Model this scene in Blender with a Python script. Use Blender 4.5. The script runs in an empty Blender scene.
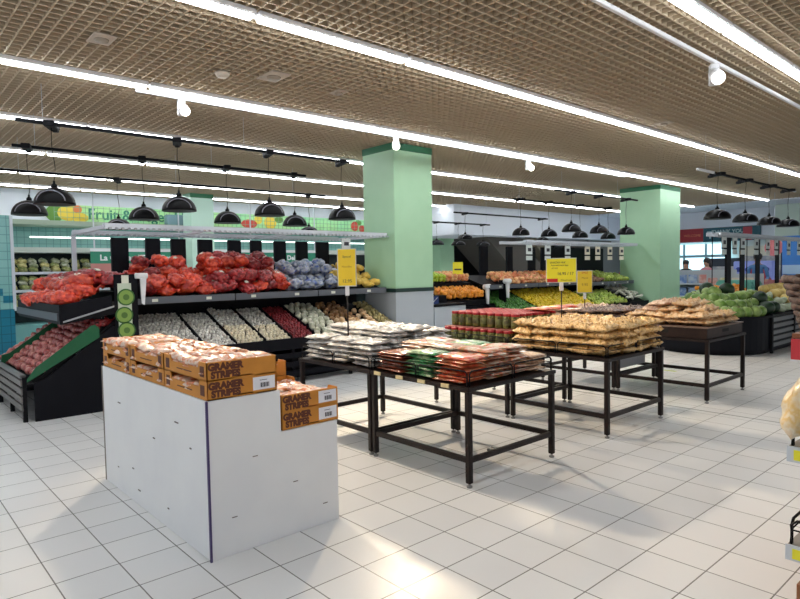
import bpy, bmesh, math, random
import numpy as np
from mathutils import Vector, Matrix
random.seed(7)
S = bpy.context.scene
COL = S.collection
PI = math.pi

# ------------------------------------------------------------------ camera, world, exposure
F_PX, YAW, PITCH, ROLL, EYE = 611.52, -.8423, .0487, -.0168, 1.5
def _cam():
    cy, sy, cp, sp = math.cos(YAW), math.sin(YAW), math.cos(PITCH), math.sin(PITCH)
    Fv = Vector((sy*cp, cy*cp, -sp)); Rv = Vector((cy, -sy, 0)); Uv = Rv.cross(Fv)
    c, s = math.cos(ROLL), math.sin(ROLL)
    R2 = Rv*c+Uv*s; U2 = -Rv*s+Uv*c
    cam = bpy.data.cameras.new('camera'); o = bpy.data.objects.new('camera', cam); COL.objects.link(o)
    m = Matrix((R2, U2, -Fv)).transposed().to_4x4(); m.translation = Vector((0, 0, EYE))
    o.matrix_world = m
    cam.sensor_width = 36; cam.lens = F_PX/800*36; cam.clip_start = .05; cam.clip_end = 200
    S.camera = o
_cam()
W = bpy.data.worlds.new('world'); S.world = W; W.use_nodes = True
W.node_tree.nodes['Background'].inputs[0].default_value = (.86, .93, 1, 1)
W.node_tree.nodes['Background'].inputs[1].default_value = .55
S.view_settings.view_transform = 'Standard'; S.view_settings.look = 'None'
S.view_settings.exposure = 0.50
S.cycles.sample_clamp_indirect = 3.0; S.cycles.caustics_reflective = False; S.cycles.caustics_refractive = False; S.view_settings.gamma = 1; S.view_settings.use_curve_mapping = False
TUBE_POWER = 15.0

# spot lamps of the lighting tracks: (x, y, z, target, watts)
SPOTS = [((-6.62, 2.78, 3.32), (-2.2, 3.3, 0), 400), ((-6.62, 5.93, 3.32), (-2.6, 4.0, 0), 400), ((-6.62, 9.08, 3.32), (-3.5, 8.2, 0), 220)]
for p, t, w in SPOTS:
    l = bpy.data.lights.new('spot_light', 'SPOT'); l.energy = w; l.spot_size = math.radians(86); l.spot_blend = .55
    l.color = (1, .80, .55); l.shadow_soft_size = .12
    o = bpy.data.objects.new('spot_light', l); COL.objects.link(o); o.location = (p[0]+.14, p[1], p[2])
    o.rotation_euler = (Vector(t)-Vector(p)).to_track_quat('-Z', 'Y').to_euler()

# ------------------------------------------------------------------ materials
_M = {}
def mat(name, col, rough=.5, metal=0, col2=None, scale=8, bump=0, coat=0, emit=0, alpha=1, trans=0, vary=False, detail=3, lo=.4, hi=.62, cols=None, spec=None, hue=0):
    if name in _M: return _M[name]
    m = bpy.data.materials.new(name); m.use_nodes = True; nt = m.node_tree; n = nt.nodes; b = n['Principled BSDF']
    c4 = (*col, 1) if len(col) == 3 else col
    b.inputs['Base Color'].default_value = c4
    b.inputs['Roughness'].default_value = rough; b.inputs['Metallic'].default_value = metal
    b.inputs['Coat Weight'].default_value = coat; b.inputs['Coat Roughness'].default_value = .12
    if spec is not None: b.inputs['Specular IOR Level'].default_value = spec
    if trans: b.inputs['Transmission Weight'].default_value = trans
    if alpha < 1: b.inputs['Alpha'].default_value = alpha
    if emit:
        b.inputs['Emission Color'].default_value = c4; b.inputs['Emission Strength'].default_value = emit
    noise = None
    if col2 or cols or bump:
        tc = n.new('ShaderNodeTexCoord'); noise = n.new('ShaderNodeTexNoise'); noise.inputs['Scale'].default_value = scale; noise.inputs['Detail'].default_value = detail
        if vary:
            noise.noise_dimensions = '4D'; oi = n.new('ShaderNodeObjectInfo')
            mu = n.new('ShaderNodeMath'); mu.operation = 'MULTIPLY'; mu.inputs[1].default_value = 40
            nt.links.new(oi.outputs['Random'], mu.inputs[0]); nt.links.new(mu.outputs[0], noise.inputs['W'])
        nt.links.new(tc.outputs['Object'], noise.inputs['Vector'])
    last = None
    if col2 or cols:
        r = n.new('ShaderNodeValToRGB'); e = r.color_ramp.elements
        if cols:
            k = len(cols); e[0].position = .3; e[0].color = (*cols[0], 1); e[1].position = .7; e[1].color = (*cols[-1], 1)
            for i in range(1, k-1):
                q = e.new(.3+.4*i/(k-1)); q.color = (*cols[i], 1)
        else:
            e[0].position = lo; e[0].color = c4; e[1].position = hi; e[1].color = (*col2, 1)
        nt.links.new(noise.outputs['Fac'], r.inputs[0]); last = r.outputs[0]
    if hue:
        hs = n.new('ShaderNodeHueSaturation'); oi2 = n.new('ShaderNodeObjectInfo'); mr = n.new('ShaderNodeMapRange')
        mr.inputs['To Min'].default_value = 1-hue; mr.inputs['To Max'].default_value = 1+hue
        nt.links.new(oi2.outputs['Random'], mr.inputs['Value']); nt.links.new(mr.outputs[0], hs.inputs['Value'])
        if last is not None: nt.links.new(last, hs.inputs['Color'])
        else: hs.inputs['Color'].default_value = c4
        last = hs.outputs[0]
    if last is not None: nt.links.new(last, b.inputs['Base Color'])
    if bump:
        bp = n.new('ShaderNodeBump'); bp.inputs['Strength'].default_value = bump; bp.inputs['Distance'].default_value = .01
        nt.links.new(noise.outputs['Fac'], bp.inputs['Height']); nt.links.new(bp.outputs[0], b.inputs['Normal'])
    _M[name] = m
    return m

def grid_mat(name, c1, c2, grout, size, off, gw, rough, axes=(0, 1), blend=None):
    """square tiles on a world-space grid, thin joints, slight change from tile to tile"""
    m = bpy.data.materials.new(name); m.use_nodes = True; nt = m.node_tree; n = nt.nodes; L = nt.links; b = n['Principled BSDF']
    g = n.new('ShaderNodeNewGeometry'); sx = n.new('ShaderNodeSeparateXYZ'); L.new(g.outputs['Position'], sx.inputs[0])
    def M(op, a, c=None):
        q = n.new('ShaderNodeMath'); q.operation = op
        for i, v in enumerate((a, c)):
            if v is None: continue
            if isinstance(v, (int, float)): q.inputs[i].default_value = v
            else: L.new(v, q.inputs[i])
        return q.outputs[0]
    cells, masks = [], []
    for k, ax in enumerate(axes):
        u = M('DIVIDE', M('SUBTRACT', sx.outputs[ax], off[k]), size[k])
        f = M('FRACT', u); cells.append(M('FLOOR', u))
        masks.append(M('MINIMUM', f, M('SUBTRACT', 1.0, f)))
    mask = M('LESS_THAN', M('MINIMUM', masks[0], masks[1]), gw)
    cv = n.new('ShaderNodeCombineXYZ'); L.new(cells[0], cv.inputs[0]); L.new(cells[1], cv.inputs[1])
    wn = n.new('ShaderNodeTexWhiteNoise'); L.new(cv.outputs[0], wn.inputs['Vector'])
    mx = n.new('ShaderNodeMix'); mx.data_type = 'RGBA'; mx.inputs[6].default_value = (*c1, 1); mx.inputs[7].default_value = (*c2, 1)
    L.new(wn.outputs['Value'], mx.inputs[0])
    m2 = n.new('ShaderNodeMix'); m2.data_type = 'RGBA'; L.new(mask, m2.inputs[0]); L.new(mx.outputs[2], m2.inputs[6]); m2.inputs[7].default_value = (*grout, 1)
    L.new(m2.outputs[2], b.inputs['Base Color'])
    no = n.new('ShaderNodeTexNoise'); no.inputs['Scale'].default_value = 3.0
    L.new(g.outputs['Position'], no.inputs['Vector'])
    mr = n.new('ShaderNodeMapRange'); mr.inputs['To Min'].default_value = rough-.06; mr.inputs['To Max'].default_value = rough+.08
    L.new(no.outputs['Fac'], mr.inputs['Value']); L.new(mr.outputs[0], b.inputs['Roughness'])
    return m

BLACK = mat('black_metal', (.003, .003, .005), .55, spec=.16)
NAVY = mat('black_laminate', (.004, .0045, .008), .5, spec=.14)
RAIL = mat('grey_price_rail', (.10, .11, .13), .35)
TABM = mat('dark_brown_steel', (.010, .0055, .005), .45, col2=(.015, .008, .007), scale=20, spec=.28)
WHITEP = mat('white_paint', (.80, .80, .82), .5)
WBOARD = mat('white_board', (.86, .87, .88), .55, col2=(.82, .83, .85), scale=2.5, detail=6)
GALV = mat('white_perforated', (.62, .66, .72), .5)
LENS = mat('tube_diffuser', (.93, .97, 1), .5, emit=TUBE_POWER)
PALE = mat('pale_green_paint', (.44, .70, .46), .42, col2=(.42, .68, .44), scale=3)
DKG = mat('dark_green_band', (.02, .16, .07), .5)
BANDM = mat('pillar_trim', (.01, .035, .03), .4)
CLAD = mat('white_cladding', (.50, .55, .60), .4)
GLASS_W = mat('lamp_glass', (1, .93, .78), .4, emit=8)
CARD = mat('orange_cardboard', (.62, .25, .03), .62, col2=(.56, .22, .025), scale=7)
PRINT = mat('brown_print', (.10, .022, .006), .6)
LABELM = mat('white_label', (.82, .82, .88), .5)
INK = mat('black_ink', (.03, .03, .04), .6)
YEL = mat('yellow_sign', (.90, .82, .03), .5)
YEL2 = mat('yellow_placard', (.85, .62, .03), .5)
REDP = mat('red_print', (.55, .02, .015), .5)
CLEARP = mat('clear_plastic_strip', (.75, .78, .82), .25, alpha=.55)

# ------------------------------------------------------------------ mesh builder
class MB:
    def __init__(s): s.v = []; s.f = []; s.m = []; s.sm = []
    def add(s, vs, fs, mi=0, smooth=False):
        b = len(s.v); s.v += [tuple(v) for v in vs]
        for f in fs: s.f.append([i+b for i in f]); s.m.append(mi); s.sm.append(smooth)
        return s
    def box(s, x0, y0, z0, x1, y1, z1, mi=0):
        if x0 > x1: x0, x1 = x1, x0
        if y0 > y1: y0, y1 = y1, y0
        if z0 > z1: z0, z1 = z1, z0
        v = [(x0,y0,z0),(x1,y0,z0),(x1,y1,z0),(x0,y1,z0),(x0,y0,z1),(x1,y0,z1),(x1,y1,z1),(x0,y1,z1)]
        return s.add(v, [(0,3,2,1),(4,5,6,7),(0,1,5,4),(1,2,6,5),(2,3,7,6),(3,0,4,7)], mi)
    def quadbox(s, pts, mi=0):      # 8 arbitrary corners, bottom 4 then top 4
        return s.add(pts, [(0,3,2,1),(4,5,6,7),(0,1,5,4),(1,2,6,5),(2,3,7,6),(3,0,4,7)], mi)
    def prism(s, poly, axis, a0, a1, mi=0):
        """poly of (u,v); axis 'x': (a,u,v)  'y': (u,a,v)  'z': (u,v,a)"""
        def P(u, v, a): return {'x': (a, u, v), 'y': (u, a, v), 'z': (u, v, a)}[axis]
        n = len(poly); vs = [P(u, v, a0) for u, v in poly]+[P(u, v, a1) for u, v in poly]
        fs = [list(range(n))[::-1], list(range(n, 2*n))]+[(i, (i+1) % n, (i+1) % n+n, i+n) for i in range(n)]
        return s.add(vs, fs, mi)
    def tube(s, pts, r, seg=8, mi=0, cap=True, closed=False):
        pts = [Vector(p) for p in pts]; n = len(pts); rs = r if isinstance(r, (list, tuple)) else [r]*n
        rings = []; up = Vector((0, 0, 1))
        for i, p in enumerate(pts):
            a = pts[i-1] if (i or closed) else p; b = pts[(i+1) % n] if (i < n-1 or closed) else p
            t = (b-a).normalized() if (b-a).length > 1e-9 else Vector((0,0,1))
            u = t.cross(up)
            if u.length < .05: u = t.cross(Vector((1, 0, 0)))
            u.normalize(); w = u.cross(t)
            rings.append([p+(u*math.cos(2*PI*k/seg)+w*math.sin(2*PI*k/seg))*rs[i] for k in range(seg)])
        vs = [q for rg in rings for q in rg]; fs = []
        for i in range(n if closed else n-1):
            j = (i+1) % n
            for k in range(seg): fs.append((i*seg+k, i*seg+(k+1) % seg, j*seg+(k+1) % seg, j*seg+k))
        if cap and not closed: fs += [list(range(seg))[::-1], [(n-1)*seg+k for k in range(seg)]]
        return s.add(vs, fs, mi, True)
    def lathe(s, prof, seg=20, mi=0, c=(0, 0, 0), smooth=True, sx=1, sy=1):
        n = len(prof); vs = [(c[0]+r*math.cos(2*PI*k/seg)*sx, c[1]+r*math.sin(2*PI*k/seg)*sy, c[2]+z) for r, z in prof for k in range(seg)]
        fs = [(i*seg+k, i*seg+(k+1) % seg, (i+1)*seg+(k+1) % seg, (i+1)*seg+k) for i in range(n-1) for k in range(seg)]
        if prof[0][0] > 1e-6: fs.append(list(range(seg))[::-1])
        if prof[-1][0] > 1e-6: fs.append([(n-1)*seg+k for k in range(seg)])
        return s.add(vs, fs, mi, smooth)
    def disc(s, c, ax, r, t, seg=20, mi=0):
        """short cylinder at c, axis 'x'/'y'/'z', thickness t"""
        poly = [(r*math.cos(2*PI*k/seg), r*math.sin(2*PI*k/seg)) for k in range(seg)]
        i = {'x': (1, 2), 'y': (0, 2), 'z': (0, 1)}[ax]
        poly = [(u+c[i[0]], v+c[i[1]]) for u, v in poly]; a = c[{'x': 0, 'y': 1, 'z': 2}[ax]]
        return s.prism(poly, ax, a, a+t, mi)
    def mesh(s, name, mats, bevel=0):
        me = bpy.data.meshes.new(name); me.from_pydata(s.v, [], s.f)
        for m in (mats if isinstance(mats, (list, tuple)) else [mats]): me.materials.append(m)
        me.polygons.foreach_set('material_index', s.m); me.polygons.foreach_set('use_smooth', s.sm)
        me.validate(); me.update()
        bm = bmesh.new(); bm.from_mesh(me); bmesh.ops.recalc_face_normals(bm, faces=bm.faces)
        if bevel:
            bmesh.ops.bevel(bm, geom=[e for e in bm.edges if len(e.link_faces) == 2 and e.calc_face_angle(0) > .6], offset=bevel, segments=2, affect='EDGES', clamp_overlap=True)
        bm.to_mesh(me); bm.free()
        return me
    def build(s, name, mats, parent=None, bevel=0, loc=None):
        o = bpy.data.objects.new(name, s.mesh(name, mats, bevel)); COL.objects.link(o)
        if parent: o.parent = parent
        if loc: o.location = loc
        return o

def tag(o, label=None, cat=None, group=None, kind=None):
    if label: o['label'] = label
    if cat: o['category'] = cat
    if group: o['group'] = group
    if kind: o['kind'] = kind
    return o
def empty(name, loc=(0, 0, 0), rz=0, label=None, cat=None, group=None):
    o = bpy.data.objects.new(name, None); COL.objects.link(o); o.location = loc; o.rotation_euler = (0, 0, rz); o.empty_display_size = .05
    return tag(o, label, cat, group)
def struct(name, mb, m, bevel=0): return tag(mb.build(name, m, None, bevel), kind='structure')
def copy_tree(o, parent=None):
    c = o.copy(); COL.objects.link(c)
    if parent: c.parent = parent
    for ch in list(o.children): copy_tree(ch, c)
    return c
class Kind:
    """prototypes of one kind; the first use moves the prototype itself, later uses copy it"""
    def __init__(s, *protos): s.p = list(protos); s.used = [False]*len(protos)
    def put(s, loc, rot=(0, 0, 0), label=None, cat=None, group=None, scale=1, i=None):
        i = random.randrange(len(s.p)) if i is None else i
        if s.used[i]: o = copy_tree(s.p[i])
        else: o = s.p[i]; s.used[i] = True
        o.location = loc; o.rotation_euler = rot
        o.scale = scale if isinstance(scale, tuple) else (scale,)*3
        for q in ('label', 'category', 'group'):
            if q in o: del o[q]
        return tag(o, label, cat, group)
    def clean(s):
        for k, u in enumerate(s.used):
            if not u:
                for ch in list(s.p[k].children): bpy.data.objects.remove(ch)
                bpy.data.objects.remove(s.p[k])
KINDS = []
def K(*p):
    k = Kind(*p); KINDS.append(k); return k
ORD = ['first', 'second', 'third', 'fourth', 'fifth', 'sixth', 'seventh', 'eighth', 'ninth', 'tenth', 'eleventh', 'twelfth', 'thirteenth', 'fourteenth', 'fifteenth', 'sixteenth']

def text(name, body, size, m, parent, mw, ext=.002, bold=0, align='CENTER'):
    cu = bpy.data.curves.new(name, 'FONT'); cu.body = body; cu.size = size; cu.extrude = ext; cu.align_x = align; cu.align_y = 'CENTER'; cu.offset = bold; cu.resolution_u = 3
    t = bpy.data.objects.new(name+'_curve', cu); COL.objects.link(t)
    bpy.context.view_layer.update()
    me = bpy.data.meshes.new_from_object(t.evaluated_get(bpy.context.evaluated_depsgraph_get()))
    bpy.data.objects.remove(t); me.materials.clear(); me.materials.append(m); me.name = name
    o = bpy.data.objects.new(name, me); COL.objects.link(o); o.parent = parent; o.matrix_local = mw
    return o
def face_px(x, y, z):   # text facing +X, reading towards +Y
    return Matrix(((0, 0, 1, x), (1, 0, 0, y), (0, 1, 0, z), (0, 0, 0, 1)))
def face_ny(x, y, z):   # text facing -Y, reading towards +X
    return Matrix(((1, 0, 0, x), (0, 0, -1, y), (0, 1, 0, z), (0, 0, 0, 1)))
def face_cam(x, y, z):  # facing the aisle diagonally
    return Matrix.Translation((x, y, z)) @ Matrix.Rotation(-PI/4.4+PI/2+PI/4*0-.9, 4, 'Z') @ Matrix.Rotation(PI/2, 4, 'X')

# ------------------------------------------------------------------ room shell
CZ = 3.5
FLOORM = grid_mat('floor_tiles', (.74, .745, .75), (.80, .80, .795), (.16, .155, .15), (.3003, .2980), (0.0, .07), .011, .33)
FLOORM.node_tree.nodes['Principled BSDF'].inputs['Specular IOR Level'].default_value = .33
f = MB(); f.box(-17, -4, -.1, 5, 26, 0); struct('floor', f, FLOORM)
j = MB(); j.box(-16, 6.44, 0.0, 5, 6.452, .0015); struct('trim_1', j, mat('expansion_joint', (.12, .12, .12), .6))
CEILM = mat('ceiling_grid', (.49, .395, .275), .75)
CEILB = mat('ceiling_back', (.27, .20, .12), .85, col2=(.21, .155, .09), scale=1.5)
c = MB()
x = -16.3
while x < 3: c.box(x-.006, -2, CZ, x+.006, 21.6, CZ+.05); x += .1
y = -2
while y < 21.6: c.box(-16.3, y-.006, CZ+.002, 3, y+.006, CZ+.05); y += .1
struct('ceiling', c, CEILM)
c = MB(); c.box(-17, -4, CZ+.13, 5, 26, CZ+.25); struct('ceiling_deck', c, CEILB)
TEAL = grid_mat('teal_wall_tiles', (.22, .48, .47), (.26, .53, .50), (.12, .30, .30), (.15, .15), (0, 0), .04, .3, axes=(1, 2))
TEALD = grid_mat('blue_wall_tiles', (.01, .17, .26), (.015, .20, .30), (.01, .10, .15), (.15, .15), (0, 0), .04, .3, axes=(1, 2))
WALLW = mat('white_wall', (.80, .84, .92), .6)
w = MB(); w.box(-17, -2, 0, -16.5, 26, 2.72, 0); w.box(-17, -2, 2.72, -16.5, 26, CZ+.2, 1); struct('wall_left', w, [TEAL, WALLW])
w = MB(); w.box(-17, 24, 2.35, 5, 24.4, CZ+.2, 0); w.box(-17, 25.2, 0, 5, 25.4, 2.6, 1); struct('wall_far', w, [WALLW, mat('far_wall_pale', (.62, .68, .66), .6)])
w = MB(); w.box(-13, 21.6, CZ-.02, 5, 24.1, CZ+.1); struct('trim_2', w, WALLW)
# bulkhead over the recess between the pillars
w = MB(); w.box(-16.4, 13.9, 2.62, -13.0, 26, CZ+.1); w.box(-16.4, 13.9, 2.56, -12.9, 26, 2.63); struct('trim_3', w, WALLW)
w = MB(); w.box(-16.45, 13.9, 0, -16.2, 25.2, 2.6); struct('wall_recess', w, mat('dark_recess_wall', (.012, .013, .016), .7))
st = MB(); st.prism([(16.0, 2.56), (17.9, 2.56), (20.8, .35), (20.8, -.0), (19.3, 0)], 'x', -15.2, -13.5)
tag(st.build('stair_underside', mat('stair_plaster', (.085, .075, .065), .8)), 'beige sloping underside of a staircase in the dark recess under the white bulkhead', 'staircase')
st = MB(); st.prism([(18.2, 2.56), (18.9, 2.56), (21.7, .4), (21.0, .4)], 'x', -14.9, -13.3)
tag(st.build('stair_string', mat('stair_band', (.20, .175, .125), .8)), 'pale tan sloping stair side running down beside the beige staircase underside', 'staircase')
w = MB()
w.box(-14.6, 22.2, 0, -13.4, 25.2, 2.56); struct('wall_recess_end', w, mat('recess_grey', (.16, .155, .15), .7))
# tiled column at the far left
w = MB(); w.box(-13.6, .2, .9, -13.0, 2.17, 2.6, 0); w.box(-13.6, .2, 0, -13.0, 2.17, .9, 1); w.box(-13.62, 2.15, .9, -12.98, 2.2, 2.6, 2)
o = w.build('tiled_column', [mat('x', (1, 1, 1)), TEALD, GALV]); o.data.materials[0] = TEAL; struct('trim_4', MB().box(-13.02, 1.86, 1.15, -12.985, 2.0, 1.28).box(-13.02, 2.0, 1.02, -12.985, 2.15, 1.15), TEALD)
o['kind'] = 'structure'; o.name = 'wall_tiled_stub'

# green pillars
def pillar(x0, y0, x1, y1, label, clad=True, name='pillar', pm=None):
    r = empty(name, ((x0+x1)/2, (y0+y1)/2, 0), label=label, cat='pillar'); cx, cy = (x0+x1)/2, (y0+y1)/2
    a, b = abs(x1-x0)/2, abs(y1-y0)/2
    z0 = 1.2 if clad else 0
    m = MB().box(-a, -b, z0, a, b, CZ-.1); m.build('shaft', pm or PALE, r, .006)
    m = MB().box(-a-.005, -b-.005, CZ-.11, a+.005, b+.005, CZ-.002); m.build('head_band', DKG, r)
    if clad:
        MB().box(-a-.012, -b-.012, 1.14, a+.012, b+.012, 1.2).build('dado_rail', BANDM, r, .004)
        m = MB().box(-a, -b, 0, a, b, 1.14)
        for k in range(1, 3): pass
        m.build('cladding', CLAD, r)
    return r
pillar(-8.05, 6.40, -7.27, 7.24, 'pale green square pillar with grey-white lower cladding beside the yellow fruit bags')
pillar(-8.12, 14.98, -7.05, 16.1, 'pale green square pillar behind the two far snack tables', clad=False)
PALE2 = mat('whitish_green_paint', (.55, .78, .66), .45)
pillar(-15.4, 6.35, -14.9, 6.95, 'whitish green pillar standing against the left wall behind the hanging lamps', clad=False, pm=PALE2)
pillar(-15.4, 15.2, -14.9, 15.9, 'narrow green pillar seen just right of the tall clad pillar, at the white bulkhead', clad=False)
# surface trunking lines on the far pillar
t = MB().tube([(-7.08+0, 15.1, 2.6), (-7.08, 15.95, 1.9)], .008, 6)

# ------------------------------------------------------------------ ceiling light lines
def tube_proto(L=1.57):
    r = empty('ceiling_light')
    MB().box(-.055, .012, 0, .055, L-.012, .045).build('light_housing', WHITEP, r, .008)
    MB().box(-.042, .03, -.022, .042, L-.03, .0).build('diffuser', LENS, r, .006)
    return r
TB = K(tube_proto())
LX = [-2.05, -4.31, -6.60, -8.86, -11.18, -13.43, -15.4]
HW = ['first', 'second', 'third', 'fourth', 'fifth', 'sixth', 'seventh']
for li, X in enumerate(LX):
    y = .83 - (0 if li else 0); k = 0
    yend = 8.0 if li == 0 else (21.0 if li < 5 else 20.0)
    if li == 0: y = 2.4
    while y < yend:
        TB.put((X, y, CZ-.04), label='white ceiling tube, %s from the near end of the %s line from the right' % (ORD[k], HW[li]), cat='ceiling light', group='ceiling tubes, %s line' % HW[li])
        y += 1.57; k += 1
# light lines behind the viewer keep the room evenly lit
for X in LX[:4]:
    for k in range(2):
        TB.put((X, .83-1.57*(k+1) if X != -2.05 else .83-1.57*k, CZ-.04), label='white ceiling tube out of frame behind the viewer', cat='ceiling light', group='tubes behind the viewer')
TB.put((1.2, 2.0, CZ-.04), label='added white ceiling tube out of frame near the right hand rack', cat='ceiling light', group='tubes behind the viewer')  # extra tube outside the view, added for fill light

# white spotlight tracks
def white_track(X, y0, y1, z, label):
    r = empty('light_track', (X, 0, z), label=label, cat='light track')
    MB().box(-.018, y0, 0, .018, y1, .035).build('track_profile', WHITEP, r, .004)
    m = MB()
    y = y0+.3
    while y < y1:
        m = MB().tube([(0, y, .035), (0, y, CZ-.001-z)], .002, 5); m.build('suspension_wire', GALV, r); y += 3.2
    return r
white_track(-6.68, 2.3, 12.5, 3.41, 'long white spotlight track hanging beside the third tube line')
white_track(-2.42, 2.8, 13, 3.42, 'white spotlight track running across the upper right of the ceiling')
white_track(-3.95, 9.6, 14.3, 2.93, 'short white track carrying the four black lamps over the melon stand')
def spot_proto():
    r = empty('spotlight')
    MB().box(-.05, -.035, -.17, .03, .035, 0).build('adapter_box', WHITEP, r, .006)
    m = MB(); m.lathe([(.02, -.10), (.05, -.09), (.058, .0), (.056, .06), (.05, .06)], 20)
    h = m.build('lamp_head', WHITEP, r); h.location = (.095, 0, -.13); h.rotation_euler = (0, math.radians(118), 0)
    g = MB().lathe([(0, .058), (.049, .058), (.049, .066), (.03, .074), (0, .077)], 20).build('lamp_lens', GLASS_W, h)
    return r
SP = K(spot_proto())
for k, (p, t, _w) in enumerate(SPOTS):
    a = math.atan2(t[1]-p[1], t[0]-p[0])
    SP.put((-6.68, p[1], 3.41), (0, 0, a-.25), label='white box spotlight with a glowing round lamp, %s along the long white track' % ORD[k], cat='spotlight', group='spotlights')
SP.put((-2.42, 6.25, 3.42), (0, 0, -1.0), label='large white spotlight on the track at the upper right', cat='spotlight', group='spotlights', scale=1.15)

# round and square ceiling fittings
m = MB().lathe([(0, -.045), (.05, -.045), (.07, -.02), (.075, 0)], 20); tag(m.build('smoke_detector', mat('cream_plastic', (.62, .56, .47), .5), loc=(-5.79, 2.84, CZ-.005)), 'round cream smoke detector on the ceiling grid', 'smoke detector')
FR = mat('fitting_beige', (.50, .42, .34), .6)
for (fx, fy, lb, sz) in ((-5.58, 3.3, 'flat beige speaker plate in the ceiling grid right of the round detector', .16), (-5.62, 4.15, 'beige square ceiling fitting with a small dark eye', .10), (-5.6, 1.66, 'round beige ceiling speaker at the far left of the grid', .13), (-4.0, 8.6, 'small beige square fitting in the ceiling beyond the right spotlight', .11)):
    r = empty('ceiling_fitting', (fx, fy, CZ), label=lb, cat='ceiling fitting')
    MB().box(-sz, -sz*.7, -.012, sz, sz*.7, 0).build('cover_plate', FR, r, .003)
    MB().lathe([(0, -.03), (sz*.4, -.028), (sz*.45, -.012)], 16).build('grille', mat('fitting_inner', (.33, .27, .21), .6), r)

# ------------------------------------------------------------------ black pendant lamps
LAMPM = mat('black_gloss_enamel', (.002, .002, .003), .42, spec=.16)
LAMPI = mat('lamp_inner', (.004, .012, .006), .6)
TRIMM = mat('lamp_grey_band', (.22, .22, .27), .4)
def pendant_proto():
    r = empty('pendant_lamp')     # origin at the rim centre
    R = .2
    prof = [(R*math.cos(a), .182*math.sin(a)) for a in np.linspace(0, PI/2*.97, 12)]
    m = MB(); m.lathe([(R*.97, .0)]+prof+[(0, .182)], 28); m.build('shade', LAMPM, r)
    m = MB(); m.lathe([(R*.965, .003), (R*.8, .035), (0, .06)], 28); m.build('shade_lining', LAMPI, r)
    # grey half-round band standing on the side facing the aisle
    for sgn in (1,):
        pts = []
        for a in np.linspace(.08, PI-.08, 15):
            u = .135*math.cos(a); z = .02+.115*math.sin(a)
            d = math.sqrt(max(1e-4, 1-(z/.182)**2))*R; q = math.sqrt(max(1e-4, d*d-u*u))
            pts.append((u, -(q+.002), z))
        MB().tube(pts, .0065, 6).build('shade_band', TRIMM, r)
    MB().lathe([(.03, .175), (.03, .205), (.012, .225), (.012, .25)], 14).build('lamp_cap', LAMPM, r)
    return r
def cord(r, z0, z1, bend=0.03):
    pts = [(bend*math.sin(t*PI*2)*(1-t)*.6, bend*.5*math.sin(t*5), z0+(z1-z0)*t) for t in np.linspace(0, 1, 9)]
    return MB().tube(pts, .004, 5).build('cord', BLACK, r)
PD = pendant_proto(); PCORD = cord(PD, .25, .80)
PB = MB().box(-.05, -.12, .80, .05, .12, .86).box(-.03, .1, .79, .03, .17, .84).build('track_adapter', BLACK, PD, .006)
PEND = K(PD)
HEAD = 1.2   # band looks at the aisle
def row(X, ys, ztrack, y0, y1, rowname, z=2.25, near=True):
    r = empty('lamp_track', (X, 0, ztrack), label='black lamp track, '+rowname, cat='light track', group='black lamp tracks')
    MB().box(-.02, y0, 0, .02, y1, .035).build('track_profile', BLACK, r, .004)
    y = y0+.25
    k = 0
    while y < y1 and k < 5:
        MB().tube([(0, y, .035), (0, y, CZ-.001-ztrack)], .003, 5).build('suspension_wire', GALV, r); y += 2.3; k += 1
    for i, y in enumerate(ys):
        PEND.put((X, y, z), (0, 0, HEAD+random.uniform(-.12, .12)), 'black dome lamp, %s from left, row %s' % (ORD[i], rowname), 'pendant lamp', 'pendant lamps, row '+rowname, scale=(1, 1, (ztrack-z+.03)/.86 if abs((ztrack-z)-.83) > .02 else 1))
row(-7.3, [1.63, 2.97, 4.20, 5.40], 3.08, 1.3, 5.55, 'over the red and blue bags')
row(-8.7, [1.66, 3.04, 4.28, 5.47], 3.07, 1.5, 5.7, 'just behind the front row')
row(-10.3, [3.2, 6.80], 3.0, 1.6, 7.2, 'third back, behind the white frame', z=2.22)
row(-7.35, [11.5, 12.62, 13.85], 3.08, 10.9, 14.4, 'in front of the far green pillar')
row(-8.75, [11.6, 12.72, 14.1, 15.5], 3.06, 11.3, 15.7, 'behind the one at the far green pillar')
row(-10.3, [11.4, 14.65], 2.86, 11.0, 14.9, 'before the dark recess', z=2.22)
row(-11.6, [11.7, 12.55, 13.6], 2.74, 11.2, 13.9, 'deepest, close to the white bulkhead', z=2.15)
row(-3.95, [10.36, 11.57, 12.78, 13.87], 2.93, 10.2, 14.1, 'over the melon stand', z=2.225)

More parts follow.
